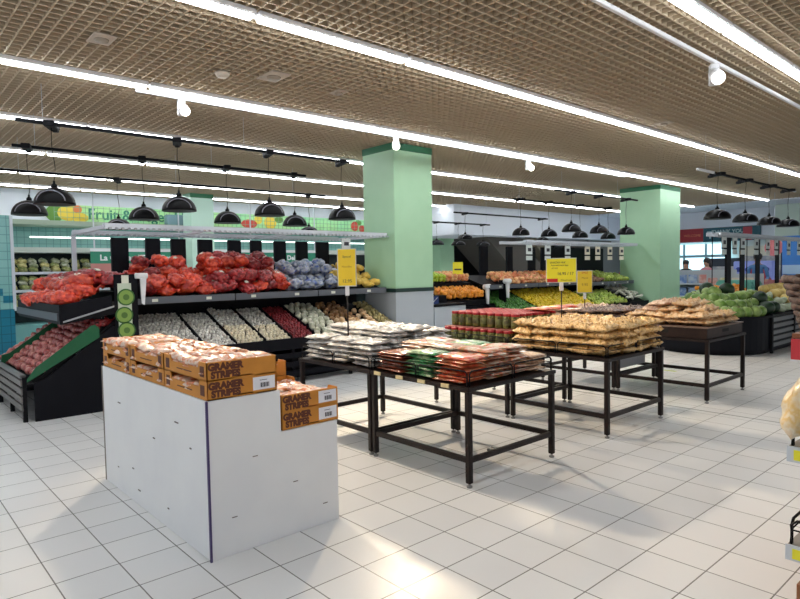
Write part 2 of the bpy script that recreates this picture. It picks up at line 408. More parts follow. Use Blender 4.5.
# ------------------------------------------------------------------ lumpy things: produce, mesh bags, snack packs
def ico(sub):
    bm = bmesh.new(); bmesh.ops.create_icosphere(bm, subdivisions=sub, radius=1)
    v = np.array([p.co[:] for p in bm.verts]); fs = [[q.index for q in p.verts] for p in bm.faces]; bm.free(); return v, fs
ICO = {k: ico(k) for k in (1, 2, 3, 4)}
def lump_mesh(name, m, sub, axes, n, rr, seed, flat=0):
    """union-of-balls surface: balls of radius rr filling an ellipsoid of half sizes axes"""
    rg = np.random.RandomState(seed); v, fs = ICO[sub]; ax = np.array(axes)
    cs = rg.normal(size=(n, 3)); cs /= np.linalg.norm(cs, axis=1)[:, None]; cs *= rg.uniform(.8, 1, (n, 1)); cs = cs*(ax-rr*.8)
    d = v*ax; d = d/np.linalg.norm(d, axis=1)[:, None]
    base = 1/np.sqrt(((d/(ax*.60))**2).sum(1))
    b = d@cs.T; c2 = (cs**2).sum(1)[None]-rr*rr; disc = b*b-c2
    t = np.where(disc > 0, b+np.sqrt(np.maximum(disc, 0)), 0).max(1)
    r = np.maximum(t, base); p = d*r[:, None]
    if flat: p[:, 2] = np.maximum(p[:, 2], -ax[2]*flat)
    me = bpy.data.meshes.new(name); me.from_pydata(p.tolist(), [], fs); me.materials.append(m)
    me.polygons.foreach_set('use_smooth', [True]*len(fs)); me.update(); return me
def mo(name, me, parent=None):
    o = bpy.data.objects.new(name, me); COL.objects.link(o)
    if parent: o.parent = parent
    return o
def ball_mesh(name, m, r, sub=2, sq=(1, 1, 1), tip=0, dent=0, seed=0, warp=.05):
    rg = np.random.RandomState(seed); v, fs = ICO[sub]; p = v.copy()
    k = rg.normal(size=(4, 3)); ph = rg.uniform(0, 6, 4)
    w = 1+warp*sum(np.sin(v@k[i]*2+ph[i]) for i in range(4))/2
    p = p*w[:, None]*np.array(sq)*r
    pole = np.clip(v[:, 2], 0, 1)
    p[:, 2] += tip*r*pole**10 - dent*r*np.clip(pole-.8, 0, 1)*2
    me = bpy.data.meshes.new(name); me.from_pydata(p.tolist(), [], fs); me.materials.append(m)
    me.polygons.foreach_set('use_smooth', [True]*len(fs)); me.update(); return me
def pillow_mesh(name, m, lx, ly, h, seed, nx=14, ny=10, bump=.25, crimp=.1, nb=26, br=(.12, .28)):
    """sealed film pack: thick middle with the contents showing as bumps, flat crimped ends along x"""
    rg = np.random.RandomState(seed); V = []; Fc = []
    c = rg.uniform(-1, 1, (nb, 2)); cr = rg.uniform(br[0], br[1], nb); ca = rg.uniform(.4, 1, nb)
    def hh(u, v):
        e = max(0, (1-abs(u)**4))*max(0, (1-abs(v)**4))
        e = e**.55 if abs(u) < 1-crimp else 0
        s = sum(a*math.exp(-((u-q[0])**2+(v-q[1])**2*(ly/lx)**2)/(r*r)) for q, r, a in zip(c, cr, ca))
        return h*.5*e*(1-bump+bump*min(1.8, s))
    jj = rg.uniform(-.015, .015, (nx+1, ny+1, 2))
    for sgn in (1, -1):
        for i in range(nx+1):
            for k in range(ny+1):
                u, v = -1+2*i/nx, -1+2*k/ny
                z = hh(u, v)*(1 if sgn > 0 else .75)
                V.append((u*lx/2+jj[i, k, 0]*lx*.5, v*ly/2*(1-.06*(1-u*u))+jj[i, k, 1]*ly*.5, h*.42+sgn*z+ (0.0008*sgn)))
    N = (nx+1)*(ny+1)
    def I(s, i, k): return s*N+i*(ny+1)+k
    for i in range(nx):
        for k in range(ny):
            Fc.append((I(0, i, k), I(0, i+1, k), I(0, i+1, k+1), I(0, i, k+1))); Fc.append((I(1, i, k), I(1, i, k+1), I(1, i+1, k+1), I(1, i+1, k)))
    for i in range(nx): Fc += [(I(0, i, 0), I(1, i, 0), I(1, i+1, 0), I(0, i+1, 0)), (I(0, i, ny), I(0, i+1, ny), I(1, i+1, ny), I(1, i, ny))]
    for k in range(ny): Fc += [(I(0, 0, k), I(0, 0, k+1), I(1, 0, k+1), I(1, 0, k)), (I(0, nx, k), I(1, nx, k), I(1, nx, k+1), I(0, nx, k+1))]
    me = bpy.data.meshes.new(name); me.from_pydata(V, [], Fc); me.materials.append(m)
    me.polygons.foreach_set('use_smooth', [True]*len(Fc)); me.update(); return me

ONION = mat('red_mesh_bag', (.42, .015, .01), .38, col2=(.75, .09, .03), scale=22, vary=True, coat=.35, hue=.25)
ONION_D = mat('dark_red_mesh_bag', (.16, .008, .012), .4, col2=(.38, .02, .02), scale=22, vary=True, coat=.3, hue=.2)
BLUEB = mat('blue_mesh_bag', (.22, .27, .36), .4, cols=[(.02, .07, .38), (.22, .27, .36), (.45, .46, .50), (.05, .12, .5)], scale=14, vary=True, coat=.3, hue=.2)
YELB = mat('yellow_potato', (.72, .45, .06), .5, col2=(.85, .62, .15), scale=12, vary=True, hue=.12)
TAG_W = mat('paper_tag', (.72, .72, .62), .6)
def bag_kind(name, m, axes, n, rr, seeds, tagc=True, neck=True):
    ps = []
    for s in seeds:
        r = empty(name); rg = random.Random(s)
        mo('mesh_net', lump_mesh('mesh_net', m, 4, axes, n, rr, s, flat=.8), r)
        if neck:
            e = axes[0]
            MB().tube([(e*.8, 0, 0), (e*1.0, .01, .02), (e*1.12, .0, .05), (e*1.3, .02, .04)], [.03, .012, .012, .03], 8).build('tied_neck', m, r)
        if tagc and s % 2:
            MB().box(-.03, -.022, axes[2]*.86, .03, .022, axes[2]*.86+.012).build('paper_tag', TAG_W, r, .002).rotation_euler = (.25, .1, .3)
        ps.append(r)
    return K(*ps)
RB = bag_kind('onion_bag', ONION, (.17, .125, .088), 120, .026, [1, 2, 3, 4])
RBD = bag_kind('onion_bag', ONION_D, (.17, .125, .088), 120, .025, [5, 6])
BB = bag_kind('garlic_bag', BLUEB, (.16, .11, .08), 30, .036, [7, 8, 9])
YB = bag_kind('potato_bag', YELB, (.14, .10, .07), 14, .046, [10, 11], tagc=False)

def produce(name, m, r, sq=(1, 1, 1), tip=0, seeds=(0, 1, 2), warp=.05, sub=2, stalk=None):
    ps = []
    for s in seeds:
        o = mo(name, ball_mesh(name, m, r, sub, sq, tip, .1, s, warp))
        if stalk: MB().tube([(0, 0, r*sq[2]*.85), (0, .002, r*sq[2]*1.05)], r*.08, 6).build('stalk', stalk, o)
        ps.append(o)
    return K(*ps)
PR = {
 'garlic': produce('garlic_bulb', mat('garlic_skin', (.86, .84, .76), .55, col2=(.40, .38, .35), scale=30, vary=True, hue=.12), .026, (1, 1, .85), .45, warp=.10),
 'cream': produce('garlic_bulb', mat('cream_skin', (.88, .78, .56), .55, col2=(.62, .55, .42), scale=25, vary=True, hue=.1), .028, (1, 1, .85), .35, warp=.09),
 'shallot': produce('shallot', mat('shallot_skin', (.30, .03, .035), .4, col2=(.16, .012, .02), scale=25, vary=True, hue=.25), .022, (1, 1, 1.25), .4, warp=.08),
 'white_onion': produce('white_onion', mat('white_onion_skin', (.80, .78, .64), .35, col2=(.58, .60, .44), scale=15, vary=True, hue=.15), .047, (1, 1, .9), .25),
 'brown_onion': produce('brown_onion', mat('brown_onion_skin', (.50, .28, .12), .4, col2=(.26, .13, .06), scale=15, vary=True, hue=.25), .045, (1, 1, .92), .25),
 'pale_onion': produce('pale_onion', mat('pale_onion_skin', (.86, .62, .38), .35, col2=(.70, .42, .2), scale=15, vary=True, hue=.12), .047, (1, 1, .92), .25),
 'small_potato': produce('small_potato', mat('small_potato_skin', (.50, .40, .16), .55, col2=(.32, .27, .12), scale=15, vary=True, hue=.15), .032, (1.25, .95, .9)),
 'red_onion': produce('red_onion', mat('red_onion_skin', (.40, .09, .09), .32, cols=[(.20, .02, .03), (.45, .12, .11), (.62, .30, .24)], scale=11, vary=True, coat=.2, hue=.18), .041, (1, 1, .9), .3, (0, 1, 2, 3)),
 'green_lime': produce('lime', mat('lime_skin', (.035, .15, .025), .35, col2=(.08, .26, .03), scale=14, vary=True, hue=.2), .034, (1, 1, 1.15)),
 'yellow_lemon': produce('lemon', mat('lemon_skin', (.85, .66, .03), .38, col2=(.78, .52, .02), scale=14, vary=True, hue=.1), .040, (1, 1, 1.2), .2),
 'orange': produce('orange', mat('orange_skin', (.85, .33, .03), .4, col2=(.75, .26, .02), scale=14, vary=True, hue=.12), .046, (1, 1, .95)),
 'peach': produce('peach', mat('peach_skin', (.72, .22, .10), .5, col2=(.80, .50, .22), scale=12, vary=True, hue=.12), .046, (1, 1, .95)),
 'green_apple': produce('green_apple', mat('green_apple_skin', (.50, .66, .06), .3, col2=(.38, .55, .05), scale=12, vary=True, hue=.1), .044, (1, 1, .92), stalk=mat('stalk_brown', (.1, .06, .02), .7)),
 'green_pear': produce('green_pear', mat('pear_skin', (.28, .42, .06), .4, col2=(.5, .58, .1), scale=12, vary=True, hue=.15), .044, (1, 1, 1.25), .35),
 'brown_root': produce('brown_root', mat('root_skin', (.22, .12, .07), .7, col2=(.36, .2, .12), scale=20, vary=True, hue=.2), .048, (1.4, .9, .85), warp=.12),
 'white_radish': produce('white_radish', mat('radish_skin', (.75, .72, .60), .45, col2=(.66, .66, .55), scale=9, vary=True), .045, (2.2, .8, .8), warp=.05),
 'watermelon': produce('watermelon', mat('watermelon_rind', (.13, .24, .04), .35, col2=(.34, .46, .14), scale=9, vary=True, hue=.15), .115, (1, 1, .95), sub=3, warp=.03, stalk=mat('stalk_brown', (.1, .06, .02), .7)),
 'dark_melon': produce('dark_watermelon', mat('dark_rind', (.012, .035, .015), .35, col2=(.02, .05, .02), scale=9), .13, (1.1, 1, .95), sub=3, warp=.03),
 'yellow_melon': produce('yellow_melon', mat('yellow_melon_rind', (.85, .66, .22), .45, col2=(.72, .5, .16), scale=10, vary=True, hue=.1), .10, (1.1, 1, 1), sub=3, warp=.03),
 'grey_gourd': produce('pale_gourd', mat('gourd_skin', (.42, .50, .33), .5, col2=(.56, .6, .45), scale=8, vary=True, hue=.12), .07, (2.2, .9, .85), warp=.07),
}
GPOOL = []
def fill(kind, P0, U, V, nu, nv, label, cat, group, cap=300, jit=.25, lift=.5, layers=1, r=None):
    """loose produce on a sloping tray: P0 corner, U and V edge vectors"""
    P0, U, V = Vector(P0), Vector(U), Vector(V); N = U.cross(V).normalized()
    if N.z < 0: N = -N
    n = 0
    for L in range(layers):
        for i in range(nu):
            for k in range(nv):
                if n >= cap: return
                a = (i+.5+.5*(k % 2)*(1 if i < nu-1 else 0)+random.uniform(-jit, jit))/nu; b = (k+.5+random.uniform(-jit, jit))/nv
                p = P0+U*min(.98, max(.02, a))+V*min(.98, max(.02, b))+N*(r*(lift+L*1.3)+random.uniform(0, r*.35))
                rot = (random.uniform(-.9, .9), random.uniform(-.9, .9), random.uniform(0, 6.3)); n += 1
                if kind in ('garlic', 'cream'): GPOOL.append((p, rot, kind, label, cat, group))
                else: PR[kind].put(p, rot, label, cat, group)

# ------------------------------------------------------------------ long black produce rack facing the aisle (+X)
def ptag(m, x, y, z): m.box(x, y-.035, z-.018, x+.004, y+.035, z+.018)
def rack_px(name, label, xf, y0, y1, bins, lipz=.58, uplip=1.17, xu=-7.42, xback=-8.2, ups=(), board=.2, canopy=True, cy0=None, cy1=None, cat='produce rack', cz=2.0, ccol=GALV, legs=True):
    r = empty(name, (xf, (y0+y1)/2, 0), label=label, cat=cat)
    ox, oy = xf, (y0+y1)/2
    def B(m, a, b, c_, d, e, f_, mi=0): return m.box(a-ox, b-oy, c_, d-ox, e-oy, f_, mi)
    # plinth and slatted lower front
    m = MB(); B(m, xf-.35, y0, .0, xback, y1, .35); m.build('plinth', BLACK, r)
    for k in range(4):
        m = MB(); B(m, xf-.02, y0, .10+.12*k, xf, y1, .17+.12*k); m.build('front_slat', NAVY, r)
    n = max(2, int((y1-y0)/.95)+1)
    for k in range(n):
        y = y0+.03+(y1-y0-.06)*k/(n-1)
        m = MB(); B(m, xf-.06, y-.02, 0, xf-.021, y+.02, lipz); m.build('leg', BLACK, r)
    m = MB(); B(m, xf-.02, y0, lipz-.08, xf+.006, y1, lipz+.03); m.build('lower_lip', NAVY, r, .003)
    m = MB()
    m.prism([(xf-.02-ox, lipz-.05), (xf-.02-ox, lipz-.02), (xf-.98-ox, lipz+.38), (xf-.98-ox, lipz+.35)], 'y', y0-oy, y1-oy); m.build('lower_tray', BLACK, r)
    for yb in bins:
        m = MB(); m.prism([(xf-.02-ox, lipz-.02), (xf-.02-ox, lipz+.05), (xf-.98-ox, lipz+.455), (xf-.98-ox, lipz+.38)], 'y', yb-oy-.008, yb-oy+.008); m.build('bin_divider', NAVY, r)
    # upper tray
    m = MB(); m.prism([(xu-ox, uplip-.03), (xu-ox, uplip), (xback-ox, uplip+.24), (xback-ox, uplip+.19)], 'y', y0-oy, y1-oy); m.build('upper_tray', BLACK, r)
    ns = max(1, round((y1-y0)/1.3)); L = (y1-y0)/ns
    for k in range(ns):
        m = MB(); B(m, xu, y0+L*k+.01, uplip-.03, xu+.012, y0+L*(k+1)-.01, uplip+.055, 0)
        for q in (.2, .72): ptag(m, xu+.012-ox, y0+L*(k+q)-oy, uplip+.012)
        for mi in range(12): pass
        m.m = [0]*6+[1]*12; m.build('price_rail', [RAIL, TAG_W], r)
    m = MB(); B(m, xback-.03, y0, .35, xback, y1, uplip+.24); m.build('back_panel', BLACK, r)
    for (ya, yb) in ups:
        m = MB(); B(m, xback-.12, ya, .0, xback-.07, yb, cz-.03); m.build('upright', NAVY, r, .004)
    return r
AY = [2.42, 3.15, 3.55, 3.96, 4.36, 4.75, 5.25, 5.75, 6.33]
UPS = [(2.47, 2.68), (2.90, 3.09), (3.24, 3.44), (3.62, 3.83), (4.07, 4.27), (4.43, 4.61), (4.83, 5.03), (5.22, 5.43), (5.60, 5.84)]
rack_px('produce_rack', 'long black sloping rack with loose garlic and onions under red and blue net bags', -7.05, 2.42, 6.33, AY[1:-1], ups=UPS)
def canopy_frame(x0, x1, y0, y1, z, label, post=True, hooks=0):
    r = empty('canopy_frame', ((x0+x1)/2, y0, z), label=label, cat='rack frame'); ox = (x0+x1)/2
    for x in (x0, x1):
        m = MB(); m.box(x-ox-.05, 0, .02, x-ox+.05, y1-y0, .065)
        y = 0
        while y < y1-y0:      # perforation teeth along the rail
            m.box(x-ox+.03, y, 0, x-ox+.05, y+.035, .02); m.box(x-ox-.05, y, 0, x-ox-.03, y+.035, .02); y += .07
        m.build('perforated_rail', GALV, r)
    for y in (0, y1-y0):
        m = MB(); m.box(x0-ox, y-.02, 0, x1-ox, y+.02, .045); m.build('end_rail', GALV, r)
    k = 1.3
    while k < y1-y0-.3:
        m = MB(); m.box(x0-ox, k-.015, .01, x1-ox, k+.015, .035); m.build('cross_rail', GALV, r); k += 1.3
    if post:
        m = MB(); m.box(x0-ox-.02, -.025, -z, x0-ox+.03, .025, 0); m.build('post', GALV, r)
    return r
canopy_frame(-8.75, -7.45, 2.15, 6.35, 2.02, 'white perforated frame on top of the long black rack above the red onion bags')

# bags on the upper shelf of the long rack
LAY = ['bottom', 'second', 'third', 'top']; RW = ['front', 'middle', 'back']
def pile(kinds, y0, y1, label, cat, group, xs=(-7.55, -7.8, -8.03), sp=.25, zl=1.22, layers=(1, 2, 2), sc=1.0, dz=.14, slope=.30):
    for xi, x in enumerate(xs):
        n = max(1, round((y1-y0)/sp))
        for L in range(layers[xi]):
            for k in range(n-(L > 0)):
                y = y0+(y1-y0)*(k+.5+.5*(L > 0))/n+random.uniform(-.03, .03)
                z = zl+(-7.42-x)*slope+.05+L*dz+random.uniform(-.012, .02)
                kd = random.choice(kinds)
                kd.put((x+random.uniform(-.03, .03), y, z), (random.uniform(-.25, .25), .28+random.uniform(-.2, .2), random.choice((0, PI))+random.uniform(-.6, .6)), '%s, %s from left, %s row, %s layer' % (label, ORD[k], RW[xi], LAY[L]), cat, group, scale=sc*random.uniform(.92, 1.08))
pile([RB, RB, RB, RBD], 2.52, 3.42, 'red onion bag, left third of long shelf', 'bag of onions', 'red onion bags, left part of long shelf', layers=(2, 2, 3), sp=.20, dz=.10)
pile([RBD, RB], 3.42, 4.60, 'red onion bag, middle of long shelf', 'bag of onions', 'red onion bags, middle of long shelf', layers=(2, 3, 3), sp=.21, dz=.12)
pile([BB], 4.62, 5.62, 'blue net garlic bag on long shelf', 'bag of garlic', 'blue net bags', sp=.22, layers=(1, 2, 2))
pile([YB], 5.72, 6.28, 'yellow potato bag by clad pillar', 'bag of potatoes', 'yellow bags by the pillar', sp=.18, layers=(1, 2, 2), sc=.95)
# loose produce in the lower bins
def binfill(kind, y0, y1, x_lo, x_hi, label, cat, group, d, cap=300, layers=1, xf=-7.05, lipz=.58):
    sl = .4/.96
    z = lambda x: lipz-.02+(xf-.02-x)*sl
    L = (x_lo-x_hi); nv = max(1, int(L*1.08/(d*.88))); nu = max(1, int((y1-y0-.02)/(d*.95)))
    fill(kind, (x_lo, y0+.012, z(x_lo)), (0, y1-y0-.024, 0), (x_hi-x_lo, 0, z(x_hi)-z(x_lo)), nu, nv, label, cat, group, cap, r=d/2, lift=.9, layers=layers)
binfill('garlic', 2.5, 3.15, -7.09, -8.0, 'small grey-white garlic bulb in the wide bin at the left end of the long rack', 'garlic', 'garlic, wide left bin', .050, 300)
binfill('garlic', 3.15, 3.55, -7.09, -7.95, 'grey-white garlic bulb in the narrow second bin of the long rack', 'garlic', 'garlic, second bin', .048, 250)
binfill('garlic', 3.55, 3.96, -7.55, -8.0, 'grey garlic bulb at the top of the third bin of the long rack', 'garlic', 'garlic, third bin top', .050, 120, layers=2)
binfill('cream', 3.55, 3.96, -7.09, -7.55, 'cream garlic bulb at the bottom of the third bin of the long rack', 'garlic', 'cream garlic, third bin bottom', .052, 120)
binfill('garlic', 3.96, 4.36, -7.5, -8.0, 'grey garlic bulb at the top of the fourth bin of the long rack', 'garlic', 'garlic, fourth bin top', .05, 120)
binfill('cream', 3.96, 4.36, -7.09, -7.5, 'cream garlic bulb at the bottom of the fourth bin of the long rack', 'garlic', 'cream garlic, fourth bin bottom', .052, 120)
binfill('shallot', 4.36, 4.75, -7.09, -8.0, 'dark red shallot in the bin left of the white onions', 'shallot', 'red shallots', .046, 260)
binfill('white_onion', 4.75, 5.25, -7.1, -8.0, 'whitish green onion in the bin right of the dark red shallots', 'onion', 'white onions', .096, 160)
binfill('pale_onion', 5.25, 5.75, -7.1, -7.45, 'pale golden onion at the front of the bin behind the white packs', 'onion', 'golden onions', .10, 60)
binfill('brown_onion', 5.25, 5.75, -7.45, -8.0, 'dark brown onion at the back of the bin right of the white onions', 'onion', 'brown onions', .098, 90)
binfill('pale_onion', 5.75, 6.05, -7.1, -7.7, 'pale golden onion in the narrow bin near the clad pillar', 'onion', 'golden onions near pillar', .10, 60)
binfill('small_potato', 6.05, 6.33, -7.1, -8.0, 'small yellow-brown potato in the last bin against the pillar', 'potato', 'small potatoes', .062, 90)

# the nearest garlic bulbs are objects, the deeper ones one mass
GPOOL.sort(key=lambda g: (g[0]-Vector((0, 0, 1.5))).length)
for p, rot, kind, label, cat, group in GPOOL[:298]: PR[kind].put(p, rot, label, cat, group)
gv = MB()
from mathutils import Euler
for p, rot, kind, *_ in GPOOL[298:]:
    me = PR[kind].p[random.randrange(3)].data; Rm = Euler(rot).to_matrix()
    gv.add([Rm @ v.co + p for v in me.vertices], [list(q.vertices) for q in me.polygons], 1 if kind == 'cream' else 0, True)
tag(gv.build('garlic_mass', [_M['garlic_skin'], _M['cream_skin']]), 'mass of small garlic bulbs filling the upper parts of the left bins', 'garlic', kind='stuff')

# ------------------------------------------------------------------ end rack facing the viewer on the left (-Y)
EX0, EX1 = -9.2, -7.13
er = empty('end_rack', (-8.1, 1.33, 0), label='black end rack on the left with red onion bags above and loose red onions below', cat='produce rack')
def E(m, a, b, c_, d, e, f_, mi=0): return m.box(a+8.1, b-1.33, c_, d+8.1, e-1.33, f_, mi)
m = MB(); m.prism([(0, 0), (0, .40), (.10, .43), (.78, .93), (1.0, .95), (1.0, 0)], 'x', EX1-.035+8.1, EX1-.013+8.1); m.build('side_panel', NAVY, er, .003)
m = MB(); m.prism([(0, 0), (0, .40), (.10, .43), (.78, .93), (1.0, .95), (1.0, 0)], 'x', EX0+8.1, EX0+.03+8.1); m.build('side_panel', NAVY, er, .003)
m = MB(); m.prism([(.02, .38), (.02, .42), (.82, .99), (.82, .95)], 'x', EX0+.03+8.1, EX1-.05+8.1); m.build('lower_tray', BLACK, er)
GREENP = mat('green_plastic_liner', (.0, .10, .035), .45)
m = MB(); m.prism([(-.06, .42), (-.06, .45), (.02, .56), (.56, .95), (.60, .96), (.64, .92), (.64, .82)], 'x', EX1-.012+8.1, EX1+.004+8.1); m.build('green_side_liner', GREENP, er)
m = MB(); m.prism([(-.06, .44), (-.05, .56), (.03, .575), (.66, 1.02), (.76, 1.05), (.76, .96)], 'x', -8.62+8.1, -8.60+8.1); m.build('green_side_liner', GREENP, er)
# slatted front with posts
for k in range(4):
    m = MB(); E(m, EX0, 1.22, .12+.085*k, EX1-.06, 1.235, .18+.085*k); m.build('front_slat', mat('grey_slat', (.16, .15, .145), .5), er)
for x in (EX1-.08, -7.9, -8.6, EX0+.03):
    m = MB(); E(m, x-.02, 1.235, 0, x+.02, 1.275, .47); m.build('leg', BLACK, er)
m = MB(); E(m, EX0, 1.215, .455, EX1-.06, 1.27, .49); m.build('front_rail', mat('grey_metal_rail', (.12, .12, .125), .35), er, .004)
m = MB(); E(m, EX0, 1.27, .36, EX1-.05, 1.35, .39); m.build('front_ledge', BLACK, er)
# upper tray
UX0, UX1 = -9.3, -7.13
m = MB(); m.prism([(.27, .98), (.27, 1.02), (.78, 1.15), (1.0, 1.2), (1.0, 1.1)], 'x', UX0+8.1, UX1+8.1); m.build('upper_tray', BLACK, er)
m = MB(); E(m, UX0, 1.59, .985, UX1, 1.605, 1.19); m.build('upper_lip', NAVY, er, .004)
m = MB(); E(m, UX0, 1.575, 1.02, UX1-.04, 1.59, 1.10); m.build('price_rail', RAIL, er)
m = MB(); m.prism([(.27, .985), (.27, 1.19), (.78, 1.27), (.78, 1.13)], 'x', UX1-.012+8.1, UX1+.004+8.1); m.build('tray_side', NAVY, er)
m = MB(); m.prism([(.29, 1.0), (.29, 1.018), (.80, 1.158), (.80, 1.14)], 'x', UX1+.004+8.1, UX1+.012+8.1); m.build('grey_edge_strip', mat('strip_grey', (.35, .36, .38), .4), er)
for x in (EX0+.2, EX1-.12):
    m = MB(); E(m, x-.03, 1.95, 0, x+.03, 2.05, 1.1); m.build('back_post', BLACK, er)
m = MB(); E(m, EX0, 2.28, .3, EX1-.05, 2.33, 1.3); m.build('back_panel', BLACK, er)
# board with avocado halves
ab = empty('avocado_board', (-7.125, 2.26, .8), label='black end board with a white strip picturing three green avocado slices', cat='sign board')
MB().box(-.03, -.12, -.8, -.008, .13, .70).build('board', NAVY, ab, .004)
MB().box(-.008, -.085, -.02, -.004, .06, .60).build('white_strip', mat('strip_white', (.55, .62, .50), .5), ab)
MB().box(-.008, -.04, .60, -.002, .035, .69).build('price_card', TAG_W, ab)
for k, (yy, zz) in enumerate(((.0, .445), (-.025, .245), (-.005, .075))):
    s_ = MB().disc((-.004, yy, zz), 'x', .094, .006, 24).build('avocado_slice', mat('avocado_rim', (.03, .12, .02), .5), ab)
    MB().disc((.002, yy, zz), 'x', .078, .003, 24).build('avocado_flesh', mat('avocado_flesh', (.22, .36, .07), .5), s_)
    MB().disc((.005, yy, zz), 'x', .034, .002, 18).build('avocado_core', mat('avocado_core', (.08, .17, .03), .5), s_)
    for a in range(3):
        MB().disc((.007, yy, zz), 'x', .014+.0*a, .001, 12).mesh
wb = empty('bag_dispenser', (-7.1, 2.42, 1.42), label='white plastic bag roll holder beside the avocado board', cat='bag dispenser')
MB().tube([(0, -.06, .06), (0, .07, .06)], .032, 12).build('bag_roll', WHITEP, wb)
MB().prism([(-.01, .05), (.06, .05), (.03, -.27), (0, -.25)], 'x', -.012, .012).build('hanging_bag', WHITEP, wb)
MB().box(-.15, -.012, -.2, -.012, .012, .08).build('holder_arm', BLACK, wb)
# red onion bags on the left rack
for (lab, kd, grp, rows_) in (('dark red onion bag on left end rack', [RBD], 'dark bags, left end rack', [(2.12, 1.38, 8), (2.0, 1.42, 8)]),
                      ('bright red onion bag on left end rack', [RB], 'bright bags, left end rack', [(1.70, 1.20, 9), (1.86, 1.27, 9), (1.84, 1.36, 7)])):
    for ri_, (yy, zz, n) in enumerate(rows_):
        for k in range(n):
            x = -9.1+(k+.5)*1.92/n+random.uniform(-.04, .04)
            random.choice(kd).put((x, yy+random.uniform(-.03, .03), zz+(x+9.1)*.03+random.uniform(-.01, .02)), (.2, random.uniform(-.2, .2), PI/2+random.uniform(-.7, .7)), '%s, %s row, %s from left' % (lab, RW[ri_], ORD[k]), 'bag of onions', grp, scale=random.uniform(.88, 1.05))
# loose red onions
fill('red_onion', (EX0+.06, 1.37, .425), (1.93, 0, 0), (0, .74, .52), 25, 11, 'loose red onion in the lower tray of the left end rack', 'red onion', 'loose red onions', 290, r=.042, lift=1.0)
for k in range(5):
    RBD.put((-7.95+.22*(k % 4)+random.uniform(-.04, .04), 1.98+.05*(k % 2), 1.0-.02*(k % 2)), (.3, 0, PI/2+random.uniform(-.5, .5)), 'dark red net bag lying on the loose red onions below the upper tray', 'bag of onions', 'net bags on the loose onions', scale=.7)

# ------------------------------------------------------------------ left wall: refrigerated cabinet, header signs, banner
cool = empty('refrigerated_cabinet', (-16.0, 8.0, 0), label='long teal refrigerated wall cabinet with packed greens behind the left end rack', cat='refrigerator')
CT = mat('cabinet_teal', (.16, .38, .37), .4); CW = mat('cabinet_cream', (.60, .66, .60), .45)
MB().box(-.5, -5.7, 0, .45, 5.4, .42).build('base', CT, cool)
MB().box(-.5, -5.7, 2.05, -.42, 5.4, 2.64).build('tiled_upper_back', TEAL, cool)
MB().box(-.5, -5.7, .42, -.42, 5.4, 2.05).build('back_wall', mat('cabinet_dark', (.03, .045, .045), .6), cool)
MB().box(-.5, -5.7, 2.02, .30, 5.4, 2.14).build('canopy', CW, cool, .01)
MB().box(.18, -5.0, 2.36, .22, 4.8, 2.39).build('light_strip', mat('cabinet_lamp', (.9, 1, .95), .5, emit=2.5), cool)
MB().box(-.5, -5.7, 2.64, .5, 5.4, 2.74).build('soffit', mat('soffit_grey_green', (.36, .44, .34), .6), cool)
for z in (.75, 1.15, 1.55):
    MB().box(-.42, -5.65, z, .15, 5.35, z+.03).box(.15, -5.65, z-.02, .17, 5.35, z+.04).build('shelf', GALV, cool)
PKM = [mat('pack_green', (.20, .26, .08), .4, col2=(.46, .44, .18), scale=18, vary=True), mat('pack_yellow', (.62, .56, .26), .4, col2=(.40, .36, .12), scale=18, vary=True), mat('pack_pale', (.5, .5, .40), .4, col2=(.22, .26, .12), scale=18, vary=True), mat('pack_red', (.45, .09, .05), .4, col2=(.5, .35, .2), scale=18, vary=True)]
vk = K(*[mo('vegetable_pack', pillow_mesh('vegetable_pack', PKM[i % 3], .2, .16, .14, 40+i, 8, 7)) for i in range(4)])
for zi, z in enumerate((.78, 1.18, 1.58)):
    for k in range(9):
        for L in range(3):
            vk.put((-15.93-.04*L, 2.62+.22*k+random.uniform(-.03, .03), z+.0+L*.095), (0, .3, PI/2+random.uniform(-.3, .3)), 'green and yellow vegetable pack on the %s shelf of the wall cabinet' % ('lowest', 'middle', 'top')[zi], 'vegetable pack', 'packs in the wall cabinet, %s shelf' % ('lowest', 'middle', 'top')[zi])
# header signs hanging in front of the cabinet
HG = mat('header_green', (.02, .22, .13), .5); HR = mat('header_rose', (.48, .20, .18), .5)
h = empty('header_sign', (-15.3, 7.2, 1.62), label='long green header strip with white letters behind the uprights of the long rack', cat='sign')
MB().box(-.01, -3.1, .14, .012, 3.2, .42).build('green_field', HG, h); MB().box(-.01, -3.1, .42, .015, 3.2, .49).build('white_edge', WHITEP, h)
MB().box(-.01, -3.1, -.1, .012, 3.2, .14).build('rose_field', HR, h)
for y in (-3.0, -1, 1, 3.1): MB().box(-.03, y-.015, .40, -.01, y+.015, 2.0).build('hanger', GALV, h)
text('lettering', 'La Casa and Food Creatives', .185, WHITEP, h, face_px(.014, -1.85, .27), .002, .006)
text('lettering', 'Fresh Bakery and Deli', .185, WHITEP, h, face_px(.014, 1.6, .27), .002, .006)
